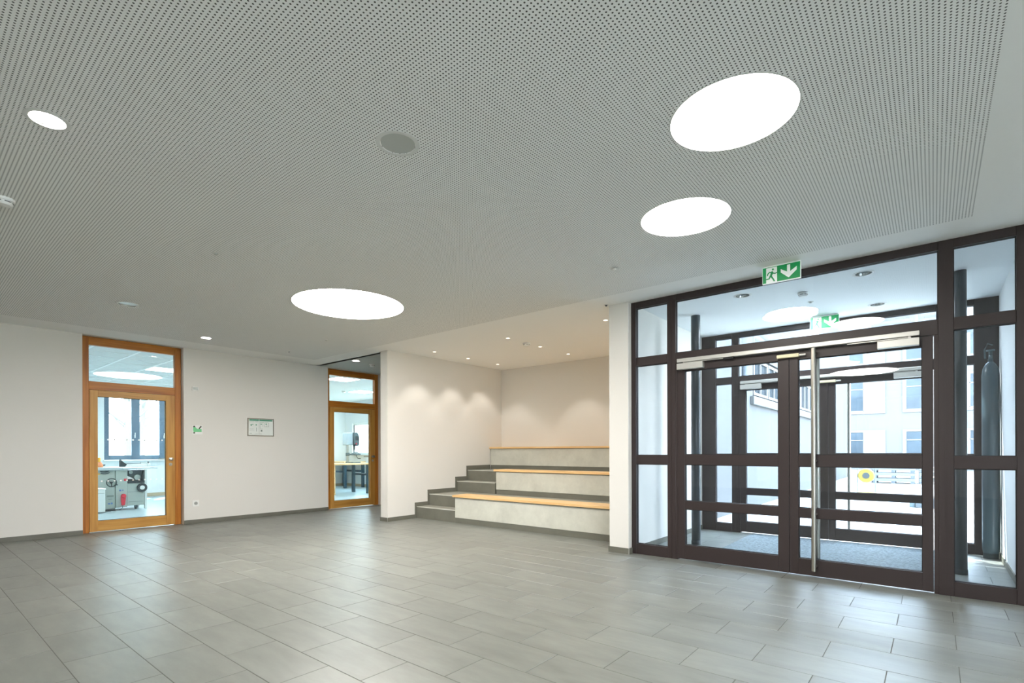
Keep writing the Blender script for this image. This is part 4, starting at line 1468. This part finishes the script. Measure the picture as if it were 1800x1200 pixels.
bd = thing('building', (-3, 38, 0), 'pale grey building with window rows across the yard', 'building')
FZ = [(.43, 2.27), (3.56, 5.40), (6.47, 8.35)]
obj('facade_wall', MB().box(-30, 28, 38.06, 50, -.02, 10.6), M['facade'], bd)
obj('roof_edge', MB().box(-30.2, 28.2, 37.9, 50.2, 10.6, 10.85), M['facade_l'], bd)
for i in range(-5, 6):
    xa = -4.08 + 2.81 * i
    for (z0, z1) in FZ:
        wdt = .78 if i % 2 == 0 else 1.0
        o = obj('window_surround', MB().box(xa - .14, xa + (1.85 if i % 2 == 0 else wdt + .14), 38.0, 38.06, z0 - .16, z0, b=.01)
                .box(xa - .14, xa + (1.85 if i % 2 == 0 else wdt + .14), 38.0, 38.06, z1, z1 + .12, b=.01)
                .box(xa - .14, xa, 38.0, 38.06, z0, z1, b=.01)
                .box(xa + wdt, xa + (1.85 if i % 2 == 0 else wdt + .14), 38.0, 38.06, z0, z1, b=.01), M['facade_l'], bd)
        obj('window_pane', box(xa, xa + wdt, 38.03, 38.058, z0, z1), M['pane_far'], o)
        obj('window_frame', MB().box(xa, xa + .04, 38.012, 38.03, z0, z1).box(xa + wdt - .04, xa + wdt, 38.012, 38.03, z0, z1)
            .box(xa, xa + wdt, 38.012, 38.03, z0 + (z1 - z0) * .72, z0 + (z1 - z0) * .75).box(xa, xa + wdt, 38.012, 38.03, z0, z0 + .04), M['facade_l'], o)

wg = thing('building', (-6, 17, 0), 'white rendered wing beside the vestibule with a band of windows', 'building')
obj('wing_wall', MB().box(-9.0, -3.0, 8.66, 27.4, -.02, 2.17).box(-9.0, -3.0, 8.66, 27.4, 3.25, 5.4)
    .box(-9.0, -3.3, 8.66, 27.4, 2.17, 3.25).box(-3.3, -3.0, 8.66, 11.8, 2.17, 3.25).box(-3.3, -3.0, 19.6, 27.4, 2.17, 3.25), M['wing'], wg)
obj('window_ledge', box(-3.0, -2.92, 11.6, 19.8, 2.17, 2.35, b=.01), M['wing_band'], wg)
for k in range(6):
    y0 = 11.9 + k * 1.28
    f = obj('window_frame', MB().box(-3.06, -3.0, y0, y0 + .07, 2.40, 3.2).box(-3.06, -3.0, y0 + 1.15, y0 + 1.22, 2.40, 3.2)
            .box(-3.06, -3.0, y0 + .07, y0 + 1.15, 2.40, 2.46).box(-3.06, -3.0, y0 + .07, y0 + 1.15, 3.14, 3.2).box(-3.06, -3.0, y0 + .56, y0 + .62, 2.46, 3.14), M['facade_l'], wg)
    obj('window_pane', box(-3.05, -3.03, y0 + .07, y0 + 1.15, 2.46, 3.14), M['pane_dark'], f)

# glass canopy on its posts
cp = thing('canopy', (-1.1, 8.1, 0), 'glass entrance canopy outside the outer doors', 'canopy')
for k in range(4):
    x0 = -2.9 + k * 1.0
    obj('canopy_pane', box(x0 + .006, x0 + .994, 8.06, 10.7, 3.06, 3.072), M['canopy'], cp)
obj('canopy_bar', MB().box(-2.9, 1.1, 8.03, 8.06, 3.03, 3.09).box(-2.9, 1.1, 10.7, 10.73, 3.03, 3.09), M['pallet'], cp)
obj('rain_pipe', MB().cyl((-2.84, 10.6, -.02), .055, 3.07, 'z', 20), M['pallet'], cp, smooth=True)
obj('canopy_post', MB().cyl((1.05, 10.6, -.02), .04, 3.07, 'z', 20), M['pallet'], cp, smooth=True)

# yard clutter
rl = thing('cable_reel', (-1.42, 17.0, -.02), 'yellow cable reel on a wire frame in the yard', 'cable reel')
rl0 = Vector((-1.42, 17.0, -.02))
obj('reel_drum', MB().lathe((-1.42, 16.93, .50), [(.08, -.06), (.17, -.06), (.19, -.03), (.19, .03), (.17, .06), (.08, .06)], 'y', 32, close=True), M['reel_y'], rl, smooth=True)
obj('reel_hub', MB().cyl((-1.42, 16.86, .50), .082, .14, 'y', 24), M['machine_k'], rl, smooth=True)
fr = MB()
for s in (-.2, .2):
    fr.tube([(-1.42 + s, 17.1, -.02), (-1.42 + s, 16.93, .02), (-1.42 + s, 16.93, .82)], .012, 8)
fr.tube([(-1.62, 16.93, .82), (-1.22, 16.93, .82)], .012, 8)
fr.tube([(-1.62, 16.93, .02), (-1.22, 16.93, .02)], .012, 8)
obj('wire_frame', fr, M['machine_d'], rl, smooth=True)
rc = tag(obj('cable_coil', MB().lathe((-1.35, 16.4, -.02), [(.22 + .05 * math.cos(a * PI / 4), .05 + .05 * math.sin(a * PI / 4)) for a in range(8)], 'z', 28, close=True), M['reel_y'], smooth=True),
         'yellow cable coil lying on the ground before the reel', 'cable')
for (x0, y0, wx, n, lab) in ((-1.75, 23.0, 1.25, 3, 'grey pallet stack in the yard behind the cable reel'),
                             (-.40, 23.4, 1.3, 3, 'grey pallet stack in the yard seen beside the door stile')):
    t = thing('pallet_stack', (x0 + wx / 2, y0 + .4, -.02), lab, 'pallets', 'pallet stacks in the yard')
    for k in range(n):
        z = -.02 + k * .2
        obj('board_pack', box(x0, x0 + wx, y0, y0 + .8, z + .08, z + .19, b=.008), M['pallet_w'], t)
        obj('bearer', MB().box(x0 + .02, x0 + .14, y0, y0 + .8, z, z + .08).box(x0 + wx / 2 - .06, x0 + wx / 2 + .06, y0, y0 + .8, z, z + .08)
            .box(x0 + wx - .14, x0 + wx - .02, y0, y0 + .8, z, z + .08), M['pallet'], t)
    obj('end_board', box(x0 - .02, x0, y0, y0 + .8, -.02, .75), M['pallet'], t)
t = thing('concrete_block', (-.1, 13.9, -.02), 'low grey concrete block on the paving outside the doors', 'block')
obj('block_body', box(-.30, .35, 13.7, 14.2, -.02, .2, b=.01), M['pallet'], t)
obj('block_foot', box(-.40, -.30, 13.75, 14.15, -.02, .17, b=.01), M['machine_d'], t)

# bare trees outside the workshop window
rng = random.Random(3)


def tree(x, y, h, label):
    t = thing('bare_tree', (x, y, -.06), label, 'tree', 'bare trees outside the workshop window')
    top = Vector((x + rng.uniform(-.4, .4), y + rng.uniform(-.5, .5), h))
    p = [Vector((x, y, -.06)), Vector((x, y, -.06)).lerp(top, .35) + Vector((0, rng.uniform(-.2, .2), 0)), Vector((x, y, 0)).lerp(top, .7), top]
    obj('trunk', MB().tube(p, [.16, .13, .09, .03], 8), M['bark'], t, smooth=True)
    br = MB()
    for k in range(16):
        f = rng.uniform(.2, .95)
        b0 = Vector((x, y, 0)).lerp(top, f)
        a = rng.uniform(0, 2 * PI)
        L = rng.uniform(.8, 2.2) * (1.1 - f * .5)
        b1 = b0 + Vector((math.cos(a) * L * .6, math.sin(a) * L * .6, L * .5))
        b2 = b1 + Vector((math.cos(a + .4) * L * .4, math.sin(a + .4) * L * .4, L * .7))
        br.tube([b0, b1, b2], [.05 * (1.1 - f), .03 * (1.1 - f) + .006, .008], 6)
        for q in range(2):
            b3 = b1 + Vector((rng.uniform(-.6, .6), rng.uniform(-.6, .6), rng.uniform(.2, .8)))
            br.tube([b1, b3], [.016, .005], 5)
    obj('branches', br, M['bark'], t, smooth=True)


for (x, y, h, lab) in ((-26, 6.4, 9, 'slim bare tree behind the left pane of the workshop window'),
                       (-29, 7.2, 10, 'leaning bare tree in the middle of the left workshop pane'),
                       (-32, 7.9, 10, 'bare tree behind the centre bar of the workshop window'),
                       (-25, 8.9, 9, 'bare tree behind the right pane of the workshop window'),
                       (-33, 10.6, 11, 'distant bare tree at the right of the workshop window'),
                       (-34, 8.9, 11, 'most distant bare tree behind the workshop window')):
    tree(x, y, h, lab)
